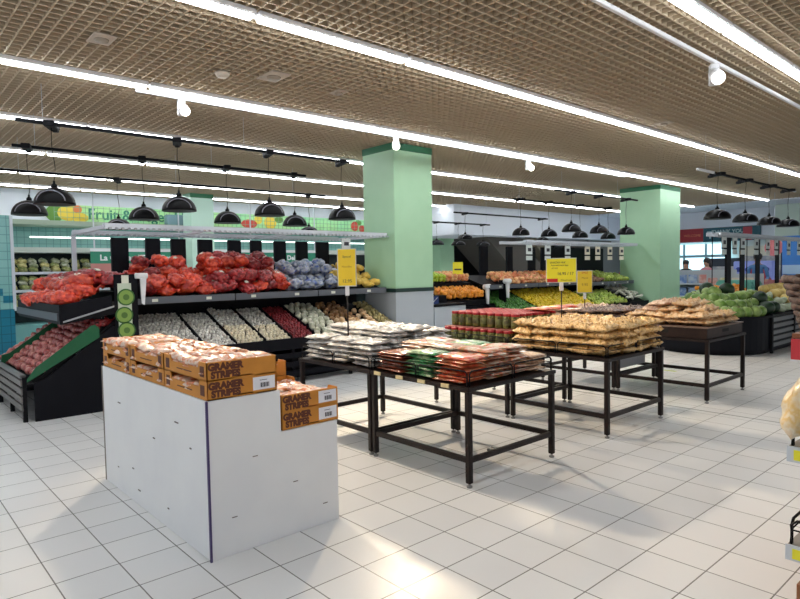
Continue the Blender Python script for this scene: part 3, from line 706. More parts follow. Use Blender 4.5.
# "Fruit & Vegetables" banner
ban = empty('wall_banner', (-16.44, 8.3, 2.78), label='light green wall banner reading Fruit & Vegetables with fruit pictures, high on the left wall', cat='banner')
BG = mat('banner_green', (.34, .78, .42), .5, col2=(.50, .84, .36), scale=.9)
MB().box(0, -4.75, 0, .03, 4.95, .42).build('banner_panel', BG, ban)
text('lettering', 'Fruit & Vegetables', .37, mat('banner_letter', (.01, .20, .12), .5), ban, face_px(.034, -2.55, .21), .003, .006)
def blob(cy, cz, r, col, nm, sy=1):
    poly = [(cy+r*sy*math.cos(t), cz+r*math.sin(t)) for t in np.linspace(0, 2*PI, 15)[:-1]]
    MB().prism(poly, 'x', .031, .036+random.uniform(0, .004)).build('printed_fruit', mat('print_'+nm, col, .5), ban)
for (cy, cz, r, col, nm, sy) in ((-4.65, .2, .20, (.10, .25, .03), 'leaf', 1), (-4.35, .22, .19, (.85, .62, .05), 'yellow', 1.3), (-4.1, .12, .12, (.85, .70, .10), 'yellow', 1.6), (-4.15, .32, .1, (.75, .2, .05), 'orange', 1),
        (.45, .14, .13, (.6, .05, .03), 'red', 2), (.75, .27, .13, (.8, .5, .05), 'yellow', 1), (1.15, .2, .19, (.85, .65, .06), 'yellow', 1.1), (1.45, .3, .1, (.1, .3, .04), 'leaf', 1.5), (4.35, .2, .16, (.6, .05, .04), 'red', 1), (4.65, .13, .12, (.35, .02, .03), 'red', 1), (4.5, .32, .09, (.1, .25, .05), 'leaf', 1.6)):
    blob(cy, cz, r, col, nm, sy)
fence = MB()
for k in range(73): fence.box(-.003, -4.75+k*.135-.004, -.02, .003, -4.75+k*.135+.004, .38)
for z in (-.02, .1, .22, .34): fence.box(-.004, -4.75, z, .004, 4.95, z+.01)
o = fence.build('wire_screen', mat('screen_wire', (.18, .34, .22), .5), loc=(-16.0, 8.3, 2.76)); tag(o, 'thin green wire screen standing in front of the Fruit & Vegetables banner', 'wire screen')
cs = MB().box(-.12, -.22, 0, .12, .22, .26); tag(cs.build('storage_carton', mat('carton_blue_grey', (.16, .26, .30), .5), loc=(-15.7, 6.25, 2.742), bevel=.01), 'blue-grey carton standing on the soffit right of the banner letters', 'carton')

# ------------------------------------------------------------------ display tables
def loop(m, p0, p1, z0, z1, r=.006):
    p0, p1 = Vector(p0), Vector(p1); d = (p1-p0).normalized(); e = .02
    pts = [p0+Vector((0, 0, z0)), p0+Vector((0, 0, z1-e)), p0+d*e+Vector((0, 0, z1)), p1-d*e+Vector((0, 0, z1)), p1+Vector((0, 0, z1-e)), p1+Vector((0, 0, z0))]
    m.tube(pts, r, 6); zm = (z0+z1)/2+.01; m.tube([p0+Vector((0, 0, zm)), p1+Vector((0, 0, zm))], r*.6, 5)
def table(name, label, x0, x1, y0, y1, ztop=.70, rails=True, apron=False):
    cx, cy = (x0+x1)/2, (y0+y1)/2; r = empty(name, (cx, cy, 0), label=label, cat='table', group='brown metal display tables'); a, b = (x1-x0)/2, (y1-y0)/2
    t = .020
    for sx in (-1, 1):
        for sy in (-1, 1):
            X, Y = sx*(a-t), sy*(b-t)
            lg = MB().box(X-t, Y-t, .03, X+t, Y+t, ztop-.03).build('leg', TABM, r, .004)
            MB().lathe([(.02, 0), (.022, .012), (.009, .016), (.009, .03)], 12, c=(X, Y, 0)).build('levelling_foot', mat('grey_foot', (.25, .25, .25), .4), lg)
    for sy in (-1, 1): MB().box(-a+2*t, sy*(b-t)-.014, .168, a-2*t, sy*(b-t)+.014, .208).build('stretcher', TABM, r, .004)
    for sx in (-1, 1): MB().box(sx*(a-t)-.014, -b+2*t, .168, sx*(a-t)+.014, b-2*t, .208).build('stretcher', TABM, r, .004)
    MB().box(-a-.008, -b-.008, ztop-.03, a+.008, b+.008, ztop).build('table_top', TABM, r, .005)
    if rails:
        q = .015
        for (p, d) in (((-a+q, -b+q), (1, 0)), ((a-q, -b+q), (0, 1)), ((-a+q, b-q), (1, 0)), ((-a+q, -b+q), (0, 1))):
            Ln = (2*a if d[0] else 2*b)-2*q
            for k in range(2):
                m = MB(); s0, s1 = k*Ln/2+.012, (k+1)*Ln/2-.012
                loop(m, (p[0]+d[0]*s0, p[1]+d[1]*s0, 0), (p[0]+d[0]*s1, p[1]+d[1]*s1, 0), ztop, ztop+.105); m.build('wire_guard', BLACK, r)
    return r
GX = (-3.80, -2.755); HX = (-4.86, -3.815)
tB = table('display_table', 'dark brown steel table nearest the viewer, holding red and green flat packs', *GX, 3.065, 4.075, .695)
table('display_table', 'dark brown steel table with clear white packs, behind the stepped white stand', *HX, 3.065, 4.075, .695)
table('display_table', 'dark brown steel table holding the tan snack bags in wire guards', -3.785, -2.725, 4.825, 5.875, .70)
table('display_table', 'dark brown steel table carrying the red-lidded jars', *HX, 4.825, 5.875, .70)
tD = table('display_table', 'dark brown steel table with the wooden tray, farthest right of the aisle', -3.74, -2.67, 6.80, 7.87, .69, rails=False)
table('display_table', 'dark brown steel table with dark snack bags beside the one with the wooden tray', -4.82, -3.755, 6.80, 7.87, .70)
bp = MB().box(-.01, -.46, .22, .01, .46, .62); tag(bp.build('grey_panel', mat('grey_panel', (.38, .38, .40), .5), loc=(-3.86, 7.3, 0)), 'plain grey panel between the legs of the far tables', 'panel')
bp.v
# little yellow price tickets on the nearest table
for k, x in enumerate((-3.70, -3.44, -3.20, -2.96)):
    MB().box(-.035, -.012, -.008, .035, .0, .018).build('price_ticket', mat('ticket_cream', (.80, .66, .35), .6), tB).location = (x+3.28, -.513-.006, .682)
# wooden tray on the far table
tr = empty('wooden_tray', (-3.205, 7.335, .692), label='dark brown wooden tray with hand holes under the heaped snack bags', cat='tray')
WD = mat('tray_wood', (.022, .011, .009), .5, col2=(.036, .018, .013), scale=9, spec=.25)
for (x0, y0, x1, y1) in ((-.51, -.51, .51, -.49), (-.51, .49, .51, .51), (-.51, -.49, -.49, .49), (.49, -.49, .51, .49)):
    w_ = MB().box(x0, y0, 0, x1, y1, .115).build('tray_wall', WD, tr, .003)
    cx_, cy_ = (x0+x1)/2, (y0+y1)/2
    if abs(y1-y0) < .1: MB().box(cx_-.09, y0-.002, .05, cx_+.09, y1+.002, .085).build('hand_hole', mat('hole_dark', (.004, .003, .003), .8), w_)
    else: MB().box(x0-.002, cy_-.09, .05, x1+.002, cy_+.09, .085).build('hand_hole', mat('hole_dark', (.004, .003, .003), .8), w_)
MB().box(-.52, -.52, .115, .52, .52, .125).build('tray_top', mat('tray_edge', (.16, .10, .075), .5), tr)
MB().box(-.48, -.48, 0, .48, .48, .012).build('tray_floor', WD, tr)

# ------------------------------------------------------------------ snack packs
def film(name, cols, scale=16): return mat(name, cols[0], .28, cols=cols, scale=scale, vary=True, coat=.12, hue=.14, detail=4, spec=.28)
F_BROWN = film('film_brown_red', [(.10, .02, .012), (.34, .08, .03), (.14, .03, .02), (.48, .26, .14)])
F_GREEN = film('film_green', [(.01, .12, .03), (.03, .26, .08), (.36, .46, .26), (.01, .09, .03)])
F_RED = film('film_red', [(.26, .02, .012), (.52, .06, .02), (.60, .26, .12), (.34, .03, .015)])
F_MIX = film('film_mixed', [(.42, .04, .02), (.62, .58, .46), (.52, .12, .05), (.16, .28, .08)])
F_WHITE = film('film_white', [(.42, .41, .39), (.68, .67, .65), (.34, .32, .29), (.80, .79, .77)], 9)
F_CREAM = film('film_cream', [(.42, .36, .26), (.66, .60, .50), (.46, .20, .10), (.70, .66, .60)], 12)
F_TAN = film('film_tan', [(.16, .07, .02), (.60, .34, .11), (.80, .57, .28), (.30, .13, .04)], 34)  # shade in the gaps between snacks put into the dark ramp tones
F_DARKT = film('film_dark_snack', [(.12, .07, .05), (.30, .20, .15), (.07, .04, .035), (.44, .36, .32)], 20)
F_ROSE = film('film_pale_rose', [(.52, .34, .22), (.70, .52, .38), (.44, .24, .14), (.74, .62, .5)], 20)
F_ORNG = film('film_orange_white', [(.56, .42, .32), (.62, .15, .03), (.74, .62, .52), (.64, .22, .07), (.14, .04, .02)], 14)
def pack_kind(name, m, lx, ly, h, n=3, bump=.25, seed=0, label_m=None, fine=False):
    ps = []
    for i in range(n):
        o = mo(name, pillow_mesh(name, m, lx, ly, h, seed+i, bump=bump, **(dict(nx=26, ny=22, nb=110, br=(.05, .12), crimp=.05) if fine else {})))
        if label_m: MB().box(-.028, -.02, h*.86, .028, .02, h*.93).build('pack_label', label_m, o)
        ps.append(o)
    return K(*ps)
flat = {k: pack_kind('snack_pack', m, .31, .225, .034, 3, .35, 100+i*7, label_m=lm) for i, (k, m, lm) in enumerate((('brown', F_BROWN, LABELM), ('green', F_GREEN, LABELM), ('red', F_RED, YEL2), ('mix', F_MIX, REDP), ('cream', F_CREAM, REDP), ('tan', F_ROSE, LABELM)))}
def stack(kd, x, y, z, n, dz, rz, label, cat, group, jit=.018, sc=1, tilt=.035):
    for k in range(n):
        kd.put((x+random.uniform(-jit, jit), y+random.uniform(-jit, jit), z+k*dz), (random.uniform(-tilt, tilt), random.uniform(-tilt, tilt), rz+random.uniform(-.12, .12)), '%s, %s up' % (label, ORD[k]) if n > 1 else label, cat, group, scale=sc)
lay = [['brown', 'green', 'red'], ['cream', 'cream', 'mix'], ['cream', 'green', 'mix'], ['brown', 'cream', 'tan']]
desc = {'brown': 'brown-red flat snack pack', 'green': 'green flat snack pack', 'red': 'red flat snack pack', 'mix': 'red and white flat snack pack', 'cream': 'cream white flat snack pack', 'tan': 'tan flat snack pack'}
rown = ['front row', 'second row', 'third row', 'back row']; coln = ['left', 'middle', 'right']
for ri in range(4):
    for ci in range(3):
        k = lay[ri][ci]; n = [7, 8, 8, 6][ri] if not (ri == 3 and ci == 2) else 5
        if ri == 0 and ci == 0: n = 6
        stack(flat[k], -3.61+ci*.325, 3.215+ri*.237, .70, n, .0265, 0, '%s, %s stack, %s, nearest brown table' % (desc[k], coln[ci], rown[ri]), 'snack pack', 'packs, nearest table, %s %s' % (rown[ri], coln[ci]))
wk = pack_kind('noodle_pack', F_WHITE, .31, .24, .055, 4, .5, 300, fine=True)
for ri in range(4):
    for ci in range(3):
        stack(wk, -4.64+ci*.325, 3.22+ri*.235, .70, (5, 7, 7, 6)[ri], .043, random.choice((0, PI)), 'clear white pack, %s stack, %s, left brown table' % (coln[ci], rown[ri]), 'noodle pack', 'clear white packs, %s %s' % (rown[ri], coln[ci]), tilt=.06, jit=.02)
tk = pack_kind('chips_bag', F_TAN, .215, .26, .095, 4, .5, 400, fine=True)
for ri in range(4):
    for ci in range(5):
        stack(tk, -3.665+ci*.205, 4.985+ri*.255, .70, 4, .070, PI/2*0+random.choice((0, PI)), 'golden snack bag, %s, %s from left' % (rown[ri], ORD[ci]), 'snack bag', 'golden snack bags, %s' % rown[ri], tilt=.09, jit=.014)
dk = pack_kind('snack_bag', F_DARKT, .25, .30, .09, 3, .55, 500, fine=True); rk = pack_kind('snack_bag', F_ROSE, .25, .30, .09, 3, .55, 520, fine=True)
for ri in range(3):
    for ci in range(4):
        dark = ci >= 2
        stack(dk if dark else rk, -4.67+ci*.245, 7.01+ri*.32, .705, 4, .066, random.choice((0, PI)), '%s snack bag, far left table, %s, %s' % ('dark' if dark else 'pale rose', ['front row', 'middle row', 'back row'][ri], ORD[ci]+' from the left'), 'snack bag', 'snack bags far left table, %d %d' % (ri, ci), tilt=.07, jit=.02)
tk2 = pack_kind('chips_bag', film('film_golden', [(.36, .17, .06), (.66, .38, .17), (.74, .54, .32), (.42, .2, .08)], 26), .24, .3, .09, 3, .55, 560, fine=True)
for L in range(4):
    nx = (4, 4, 3, 2)[L]; ny = (3, 3, 2, 2)[L]
    for i in range(nx):
        for j in range(ny):
            kd = rk if (L > 1 and i == 0) else tk2
            kd.put((-3.205+(i-(nx-1)/2)*.24+random.uniform(-.02, .02), 7.34+(j-(ny-1)/2)*.29+random.uniform(-.02, .02), .822+L*.064), (random.uniform(-.1, .1), random.uniform(-.1, .1), random.choice((0, PI))+random.uniform(-.25, .25)), 'golden snack bag, wooden tray, %s layer, %s from left, %s row' % (('lowest', 'second', 'third', 'topmost')[L], ORD[i], ('front', 'middle', 'back')[j]), 'snack bag', 'golden bags on wooden tray, layer %d' % L)

# red-lidded jars in two tiers
JG = film('jar_contents', [(.02, .025, .008), (.08, .10, .02), (.22, .18, .05), (.02, .018, .008)], 26); JL = mat('jar_lid_red', (.30, .004, .012), .5); JLAB = mat('jar_paper', (.16, .18, .06), .5, col2=(.06, .05, .02), scale=18, vary=True)
def jar_proto(s):
    j = MB().lathe([(.040, 0), (.046, .006), (.047, .012), (.047, .115), (.042, .128)], 18).build('pickle_jar', JG)
    MB().lathe([(.0445, .128), (.0455, .131), (.0455, .152), (.042, .156), (0, .156)], 18).build('lid', JL, j)
    MB().lathe([(.0475, .035), (.0478, .036), (.0478, .095), (.0475, .096)], 18).build('paper_label', JLAB, j)
    return j
JK = K(jar_proto(0))
for t in range(2):
    z = .702+t*.165
    if t:
        bd = MB().box(-.47, -.44, 0, .47, .44, .008); tag(bd.build('card_sheet', mat('sheet_red_brown', (.20, .05, .04), .6), loc=(-4.31, 5.37, .859)), 'thin card sheet between the two tiers of red-lidded jars', 'card sheet')
    for i in range(9):
        for j in range(8-t):
            JK.put((-4.31+(i-4)*.104-(.0), 4.94+(.12 if t else 0)+j*.107, z+(.001)), (0, 0, random.uniform(0, 6.3)), 'red-lidded pickle jar, %s row of the %s tier' % (ORD[j], ('lower', 'upper')[t]), 'jar', 'jars, %s tier row %d' % (('lower', 'upper')[t], j))
# more flat red packs and pale bags right of the jars (stacked behind the golden bags)
for j in range(3):
    stack(flat['red'], -3.98+.0*j, 5.95+.26*j-.35, 1.03, 1, .02, .3*j, 'red flat pack lying on the upper tier of jars, %s from the front' % ORD[j], 'snack pack', 'red packs on the jars')

# price placards on rods
def placard(x, y, z0, z1, w_, h_, m, label, lines, rz, redbar=False, mount=True):
    r = empty('price_placard', (x, y, 0), rz, label, 'price sign')
    MB().tube([(0, 0, z0), (0, 0, z1)], .006, 8).build('rod', TABM, r)
    MB().box(-.018, -.012, z1-.09, .018, .012, z1+.0).build('clamp', WHITEP, r, .003)
    MB().box(-w_/2, -.004, z1, w_/2, .004, z1+h_).build('placard', m, r)
    MB().box(-w_/2-.008, .004, z1-.008, w_/2+.008, .008, z1+h_+.008).build('clear_holder', GALV, r)
    Mx = lambda lx, lz: Matrix(((1, 0, 0, lx), (0, 0, -1, -.0045), (0, 1, 0, lz), (0, 0, 0, 1)))
    for (body, sz, lx, lz, mm) in lines: text('lettering', body, sz, mm, r, Mx(lx, z1+lz), .0008, .0)
    if redbar: MB().box(-w_/2, -.006, z1, -w_/2+.11, -.004, z1+.035).build('red_bar', REDP, r)
    return r
CAMR = .86
placard(-4.42, 3.31, .72, 1.365, .155, .325, YEL2, 'tall yellow price placard on a rod over the clear white packs', [('Special', .028, 0, .26, INK), ('12.95', .04, 0, .04, INK), ('Noodles', .026, 0, .17, mat('ink_brown', (.4, .2, .02), .6))], CAMR)
placard(-3.60, 5.45, .72, 1.345, .30, .24, YEL, 'wide bright yellow price sign on a rod over the golden snack bags', [('SNACKS MIX', .028, -.04, .20, INK), ('Assorted snack bags', .022, -.02, .172, INK), ('per pack', .018, -.07, .145, INK), ('16.95 / 17', .042, .04, .085, INK), ('Price per pack', .02, .05, .02, INK)], CAMR, True)
placard(-4.40, 7.2, .72, 1.16, .19, .28, YEL2, 'orange-yellow placard on a pale rod behind the bright yellow price sign', [('SALE', .04, 0, .26, REDP), ('Mixed', .034, 0, .19, mat('ink_brown', (.4, .2, .02), .6)), ('9.95', .05, 0, .1, mat('ink_brown', (.4, .2, .02), .6))], CAMR)

# ------------------------------------------------------------------ white stepped stand
sd = empty('stepped_stand', (-3.86, 1.32, 0), label='white stepped board stand carrying the orange cardboard crates', cat='stand')
m = MB(); m.prism([(0, 0), (.815, 0), (.815, .605), (.43, .605), (.43, .84), (0, .84)], 'x', -.88, .88); m.build('stand_body', WBOARD, sd, .003)
MB().box(.872, -.006, 0, .886, .004, .84).build('corner_tape', mat('purple_tape', (.05, .03, .13), .4), sd)
MB().box(-.892, -.004, 0, -.879, .012, .84).build('corner_edge', mat('bare_edge', (.20, .17, .15), .7), sd)
SC = mat('scuff_dark', (.12, .09, .09), .7)
for (x, z, w_) in ((-.55, .62, .05), (.45, .66, .05), (.1, .5, .03), (-.6, .16, .02), (-.3, .22, .03), (.3, .12, .02), (-.2, .1, .04), (.65, .55, .02)):
    MB().box(x, -.0035, z, x+w_, -.0, z+.006).build('scuff_mark', SC, sd)
for (y, z) in ((.5, .3), (.25, .5), (.7, .12), (.12, .2)):
    MB().box(.88, y, z, .8832, y+.03, z+.004).build('scuff_mark', SC, sd)

CW_, CD_, CH_ = .575, .405, .098
def crate_proto(lab=True):
    r = empty('cardboard_crate')       # x along the aisle front, printed end on +X
    a, b, t = CW_/2, CD_/2, .006
    MB().box(-a, -b, 0, a, b, t).build('crate_base', CARD, r)
    for s_ in (-1, 1):                 # long sides with a dipped window
        y = s_*(b-t/2)
        poly = [(-a, 0), (a, 0), (a, CH_), (a-.09, CH_), (a-.105, CH_-.035), (-a+.105, CH_-.035), (-a+.09, CH_), (-a, CH_)]
        w_ = MB().prism(poly, 'y', y-t/2, y+t/2).build('side_wall', CARD, r)
        if s_ < 0:
            for (u, ww) in ((-a+.03, .05), (a-.08, .05)): MB().box(u, y-t/2-.0015, .02, u+ww, y-t/2, .075).build('printed_patch', PRINT, w_)
            MB().box(-.1, y-t/2-.0015, .03, .1, y-t/2, .036).build('printed_line', PRINT, w_)
    for s_ in (-1, 1):
        x = s_*(a-t/2)
        poly = [(-b, 0), (-.06, 0), (-.03, .014), (.05, .014), (.08, 0), (b, 0), (b, CH_), (-b, CH_)]
        w_ = MB().prism(poly, 'x', x-t/2, x+t/2).build('end_wall', CARD, r)
        if s_ > 0:
            e = x+t/2
            text('printed_lettering', 'GRAMER', .050, PRINT, w_, face_px(e+.0005, -b+.105, .070) , .0006, .0035)
            text('printed_lettering', 'STRIPES', .048, PRINT, w_, face_px(e+.0005, -b+.105, .028), .0006, .0035)
            if lab:
                l_ = MB().box(e, b-.145, .018, e+.0015, b-.012, .088).build('shipping_label', LABELM, w_)
                bm_ = MB()
                for k in range(9): bm_.box(e+.0015, b-.10+k*.006, .03, e+.002, b-.10+k*.006+(.0035 if k % 3 else .005), .055)
                bm_.box(e+.0015, b-.105, .068, e+.002, b-.06, .071); bm_.build('barcode', INK, l_)
    return r
CK = K(crate_proto(True)); CK2 = K(crate_proto(False))
ck = pack_kind('biscuit_pack', F_ORNG, .265, .088, .040, 4, .4, 600)
def load(cx, cy, z, desc_, n=5, layers=1):
    for L in range(layers):
        for i in range(2):
            for k in range(n):
                ck.put((cx+(i-.5)*.262+random.uniform(-.008, .008), cy-.155+k*.31/(n-1), z+.008+L*.029), (random.uniform(-.2, .2), random.uniform(-.08, .08), random.uniform(-.2, .2)), 'biscuit pack, %s, layer %d, %s column, %s' % (desc_, L+1, ('left', 'right')[i], ORD[k]), 'biscuit pack', 'biscuit packs in '+desc_)
sn = ['left', 'middle', 'right']
for ci in range(3):
    cx = -2.98-CW_/2-(2-ci)*(CW_+.008); cy = 1.325+CD_/2
    for L in range(2):
        z = .843+L*(CH_+.001)
        (CK2 if (ci < 3 and L == 1) else CK).put((cx, cy, z), (0, 0, random.uniform(-.004, .004)), '%s orange cardboard crate of the %s pile on the upper step' % (('lower', 'upper')[L], sn[ci]), 'crate', None)
        load(cx, cy, z, '%s crate, %s pile, upper step' % (('lower', 'upper')[L], sn[ci]), layers=2 if L == 0 else 3)
for ci in range(3):
    cx = -2.98-.40/2-(2-ci)*.0; cy = 1.757+CD_/2-.01
for ci, (xo, nl) in enumerate(((0, 2), (CW_+.01, 3), (2*CW_+.02, 2))):
    cx = -2.98-CW_/2-xo; cy = 1.755+.39/2
    for L in range(nl):
        z = .608+L*(CH_+.001)
        (CK if ci == 0 else CK2).put((cx, cy, z), (0, 0, 0), '%s orange cardboard crate of the %s pile on the lower step' % (('lowest', 'second', 'third')[L], ('front right', 'middle', 'rear left')[ci]), 'crate', None, scale=(1, .95, 1))
        load(cx, cy, z, '%s crate, %s pile, lower step' % (('lowest', 'second', 'third')[L], ('front right', 'middle', 'rear left')[ci]), layers=2)

# ------------------------------------------------------------------ fruit racks between the two tall pillars
rack_px('produce_rack', 'black fruit rack with green limes and yellow lemons below, behind the golden snack bags', -7.3, 9.2, 12.4, [10.3], lipz=.63, uplip=1.12, xu=-7.7, xback=-8.45, ups=[(9.9, 10.15), (10.8, 11.0), (11.6, 11.85), (12.1, 12.35)], cz=2.0)
rack_px('produce_rack', 'short black rack of green pears and white radishes beside the far green pillar', -7.3, 12.5, 14.9, [13.3, 14.0], lipz=.60, uplip=1.08, xu=-7.7, xback=-8.45, ups=[(12.5, 14.85)], cz=2.0)
binfill('green_lime', 9.27, 10.3, -7.34, -8.2, 'green lime in the lower left tray of the middle fruit rack', 'lime', 'limes', .08, 170, xf=-7.3, lipz=.63)
binfill('yellow_lemon', 10.3, 12.38, -7.34, -8.2, 'yellow lemon in the lower tray of the middle fruit rack', 'lemon', 'lemons', .09, 280, xf=-7.3, lipz=.63)
binfill('green_pear', 12.52, 13.9, -7.34, -8.0, 'green pear in the lower tray of the short rack', 'pear', 'pears', .10, 120, xf=-7.3, lipz=.60)
binfill('white_radish', 14.0, 14.85, -7.4, -8.1, 'white radish at the right end of the short rack', 'radish', 'radishes', .17, 30, xf=-7.3, lipz=.62)
def upfill(kind, y0, y1, zl, label, cat, group, d, layers=2, cap=200):
    fill(kind, (-7.74, y0, zl+.02), (0, y1-y0, 0), (-.5, 0, .15), max(1, int((y1-y0)/(d*.95))), max(2, int(.5/(d*.9))), label, cat, group, cap, r=d/2, lift=1.0, layers=layers)
upfill('peach', 9.65, 11.3, 1.12, 'rosy peach on the upper tray of the middle fruit rack', 'peach', 'peaches', .095, 2)
upfill('orange', 11.3, 12.35, 1.12, 'orange on the upper tray behind the yellow price sign', 'orange', 'upper tray oranges', .095, 2)
upfill('brown_root', 12.55, 13.5, 1.08, 'brown root vegetable on the upper tray near the far pillar', 'root vegetable', 'roots', .11, 2, 60)
upfill('green_pear', 13.5, 14.8, 1.08, 'green pear on the upper tray next to the far pillar', 'pear', 'upper pears', .10, 2, 90)
fr = canopy_frame(-8.25, -7.62, 10.25, 14.85, 2.0, 'white frame hung with price cards over the fruit racks', post=False)
CARDW = mat('price_card_white', (.72, .78, .76), .5); CARDL = mat('price_card_cream', (.85, .78, .62), .5)
def card_proto(m):
    r = empty('price_card'); MB().box(-.006, -.10, -.19, .006, .10, 0).build('upper_card', m, r); MB().box(-.006, -.10, -.31, .006, .10, -.22).build('lower_card', m, r)
    MB().box(.006, -.05, -.13, .008, .06, -.06).build('printed_price', INK, r); MB().box(-.003, -.01, -.22, .003, .01, 0.005).box(-.008, -.105, -.215, -.006, .105, 0).build('card_holder', BLACK, r)
    return r
CWK = K(card_proto(CARDW)); CLK = K(card_proto(CARDL))
for i, y in enumerate((10.35, 11.0, 11.75)):
    CWK.put((-7.60, y, 1.96), (0, 0, 0), 'white double price card, %s from the left on the fruit rack frame' % ORD[i], 'price card', 'white price cards over fruit racks')
for i, y in enumerate((12.55, 13.0, 13.55, 14.1)):
    CLK.put((-7.60, y, 1.96), (0, 0, 0), 'cream price card, %s from the left beside the far pillar' % ORD[i], 'price card', 'cream price cards over fruit racks')  # same card as the white ones, in plain cream colour
CWK.put((-7.62+.2, 6.0-.45, 1.98), (0, 0, 0), 'small cream price card hanging over the blue bags of the long rack', 'price card', scale=(1, .8, .8))
# orange table and unit left of the fruit rack
un = empty('fruit_unit', (-7.75, 8.78, 0), label='black two-tier unit piled with oranges beside the clad pillar', cat='produce rack')
MB().box(-.62, -.85, 0, 0, .36, .78).build('cabinet', NAVY, un, .01)
MB().prism([(0, .80), (.02, .90), (.0, .90), (-.5, 1.0), (-.5, .95)], 'y', -.85, .36).build('lower_tray', BLACK, un)
MB().prism([(-.35, 1.13), (-.35, 1.22), (-.37, 1.22), (-.9, 1.32), (-.9, 1.25)], 'y', -.85, .36).build('upper_tray', BLACK, un)
MB().box(-.95, -.85, .0, -.9, .36, 1.3).build('back_panel', BLACK, un)
fill('orange', (-7.77, 7.97, .92), (0, 1.15, 0), (-.42, 0, .12), 12, 5, 'orange in the lower tray of the unit beside the clad pillar', 'orange', 'unit oranges', 150, r=.047, lift=1.0, layers=2)
fill('green_apple', (-8.13, 7.97, 1.24), (0, .48, 0), (-.42, 0, .08), 5, 5, 'green apple on the upper tray beside the clad pillar', 'apple', 'green apples', 50, r=.045, lift=1.0, layers=2)
fill('peach', (-8.13, 8.47, 1.24), (0, .62, 0), (-.42, 0, .08), 6, 5, 'rosy peach on the upper tray left of the small yellow sign', 'peach', 'unit peaches', 60, r=.045, lift=1.0, layers=2)
sg = empty('price_placard', (-8.2, 8.85, 1.27), CAMR, 'small pale yellow price sign standing among the peaches', 'price sign')
MB().tube([(0, 0, 0), (0, 0, .12)], .006, 6).build('rod', BLACK, sg); MB().box(-.10, -.004, .12, .10, .004, .36).build('placard', YEL, sg); MB().box(-.07, -.006, .2, .07, -.004, .23).build('printed_price', INK, sg)
ct = empty('counter', (-7.6, 7.62, 0), label='white-fronted low counter with a black ledge, right of the clad pillar', cat='counter')
MB().box(-.3, -.36, 0, .33, .42, .86).build('counter_body', CLAD, ct, .004); MB().box(-.3, -.36, .86, .34, .46, .90).build('ledge', BLACK, ct, .004)
MB().box(-.28, -.34, .9, -.02, .3, 1.03).build('black_box', BLACK, ct)
nt = MB().box(-.005, -.09, 0, .005, .09, .13); o = nt.build('blue_notice', mat('notice_blue', (.03, .06, .22), .5), loc=(-7.42, 7.42, .902)); tag(o, 'small dark blue notice with a white stroke on the black counter ledge', 'notice')
MB().prism([(-.07, .02), (-.05, .02), (.07, .11), (.05, .11)], 'x', .005, .007).build('white_stroke', WHITEP, o)
for i, (x, y, z, lb) in enumerate(((-7.60, 9.62, 1.12, 'white bag dispenser at the left end of the middle fruit rack'), (-7.74, 9.17, 1.02, 'white bag dispenser at the right end of the orange unit'))):
    d = empty('bag_dispenser', (x, y, z), label=lb, cat='bag dispenser')
    MB().tube([(0, -.07, .12), (0, .09, .12)], .05, 12).build('bag_roll', WHITEP, d)
    MB().prism([(-.03, .1), (.07, .1), (.05, -.22), (0, -.2)], 'x', -.015, .015).build('hanging_bag', WHITEP, d)
    MB().box(-.2, -.01, -z*.0-.4, -.03, .02, .14).build('holder_arm', BLACK, d)

# ------------------------------------------------------------------ melon island on the right
isl = empty('melon_stand', (-4.4, 11.35, 0), label='black island stand with a round end heaped with green melons, right of the far pillar', cat='produce stand')
arc = [(.92*math.cos(a), .92*math.sin(a)) for a in np.linspace(PI, 2*PI, 25)]
m = MB(); m.prism(arc+[(.92, 5.0), (-.92, 5.0)], 'z', .06, .60); m.build('stand_body', NAVY, isl)
arc2 = [(.86*math.cos(a), .86*math.sin(a)) for a in np.linspace(PI, 2*PI, 25)]
MB().prism(arc2+[(.86, 4.95), (-.86, 4.95)], 'z', 0, .06).build('toe_kick', BLACK, isl)
rim = MB(); arc3 = [(.94*math.cos(a), .94*math.sin(a), .62) for a in np.linspace(PI, 2*PI, 25)]
rim.tube([(-.94, 5, .62)]+arc3+[(.94, 5, .62)], .02, 6); rim.build('rim', NAVY, isl)
SL = mat('slat_grey', (.17, .175, .18), .45)
for k in range(5): MB().box(.925, .08, .10+.105*k, .945, 5.0, .165+.105*k).build('side_slat', SL, isl)
for y in (.04, 1.2, 2.4, 3.6, 4.9): MB().box(.92, y-.03, 0, .96, y+.03, .66).build('side_post', BLACK, isl)
MB().box(-.25, 0.1, .6, .25, 4.9, .80).build('raised_core', BLACK, isl)
def heap(kind, pts, label, cat, group):
    base = label
    for q_, (x, y, z) in enumerate(pts):
        lv = sorted({round(p_[2], 2) for p_ in pts}).index(round(z, 2)); label = '%s, %s layer' % (base, LAY[min(lv, 3)])
        PR[kind].put((x, y, z), (random.uniform(-.5, .5), random.uniform(-.5, .5), random.uniform(0, 6.3)), label, cat, group, scale=random.uniform(.88, 1.08))
pts = []
for L, (r0, n) in enumerate(((.80, 15), (.58, 11), (.34, 7), (.08, 2))):
    for k in range(n):
        a = PI+PI*(k+.5)/n; pts.append((-4.4+r0*math.cos(a), 11.35+r0*math.sin(a), .70+L*.10))
heap('watermelon', pts, 'round green melon heaped on the curved end of the black island', 'melon', 'melons on curved end')
pts = [(-4.4+sx*(.78-.2*L), 11.55+.24*k, .70+L*.11) for sx in (-1, 1) for L in range(3) for k in range(4) if not (sx == 1 and L == 0)]
heap('watermelon', pts, 'round green melon on the straight part of the island beside the curved end', 'melon', 'melons on straight part')
heap('dark_melon', [(-3.62, 11.62, .74), (-3.62, 11.92, .74), (-3.78, 11.78, .90), (-4.55, 11.5, 1.06), (-4.3, 11.75, 1.05)], 'dark green watermelon among the paler melons of the island', 'watermelon', 'dark watermelons')
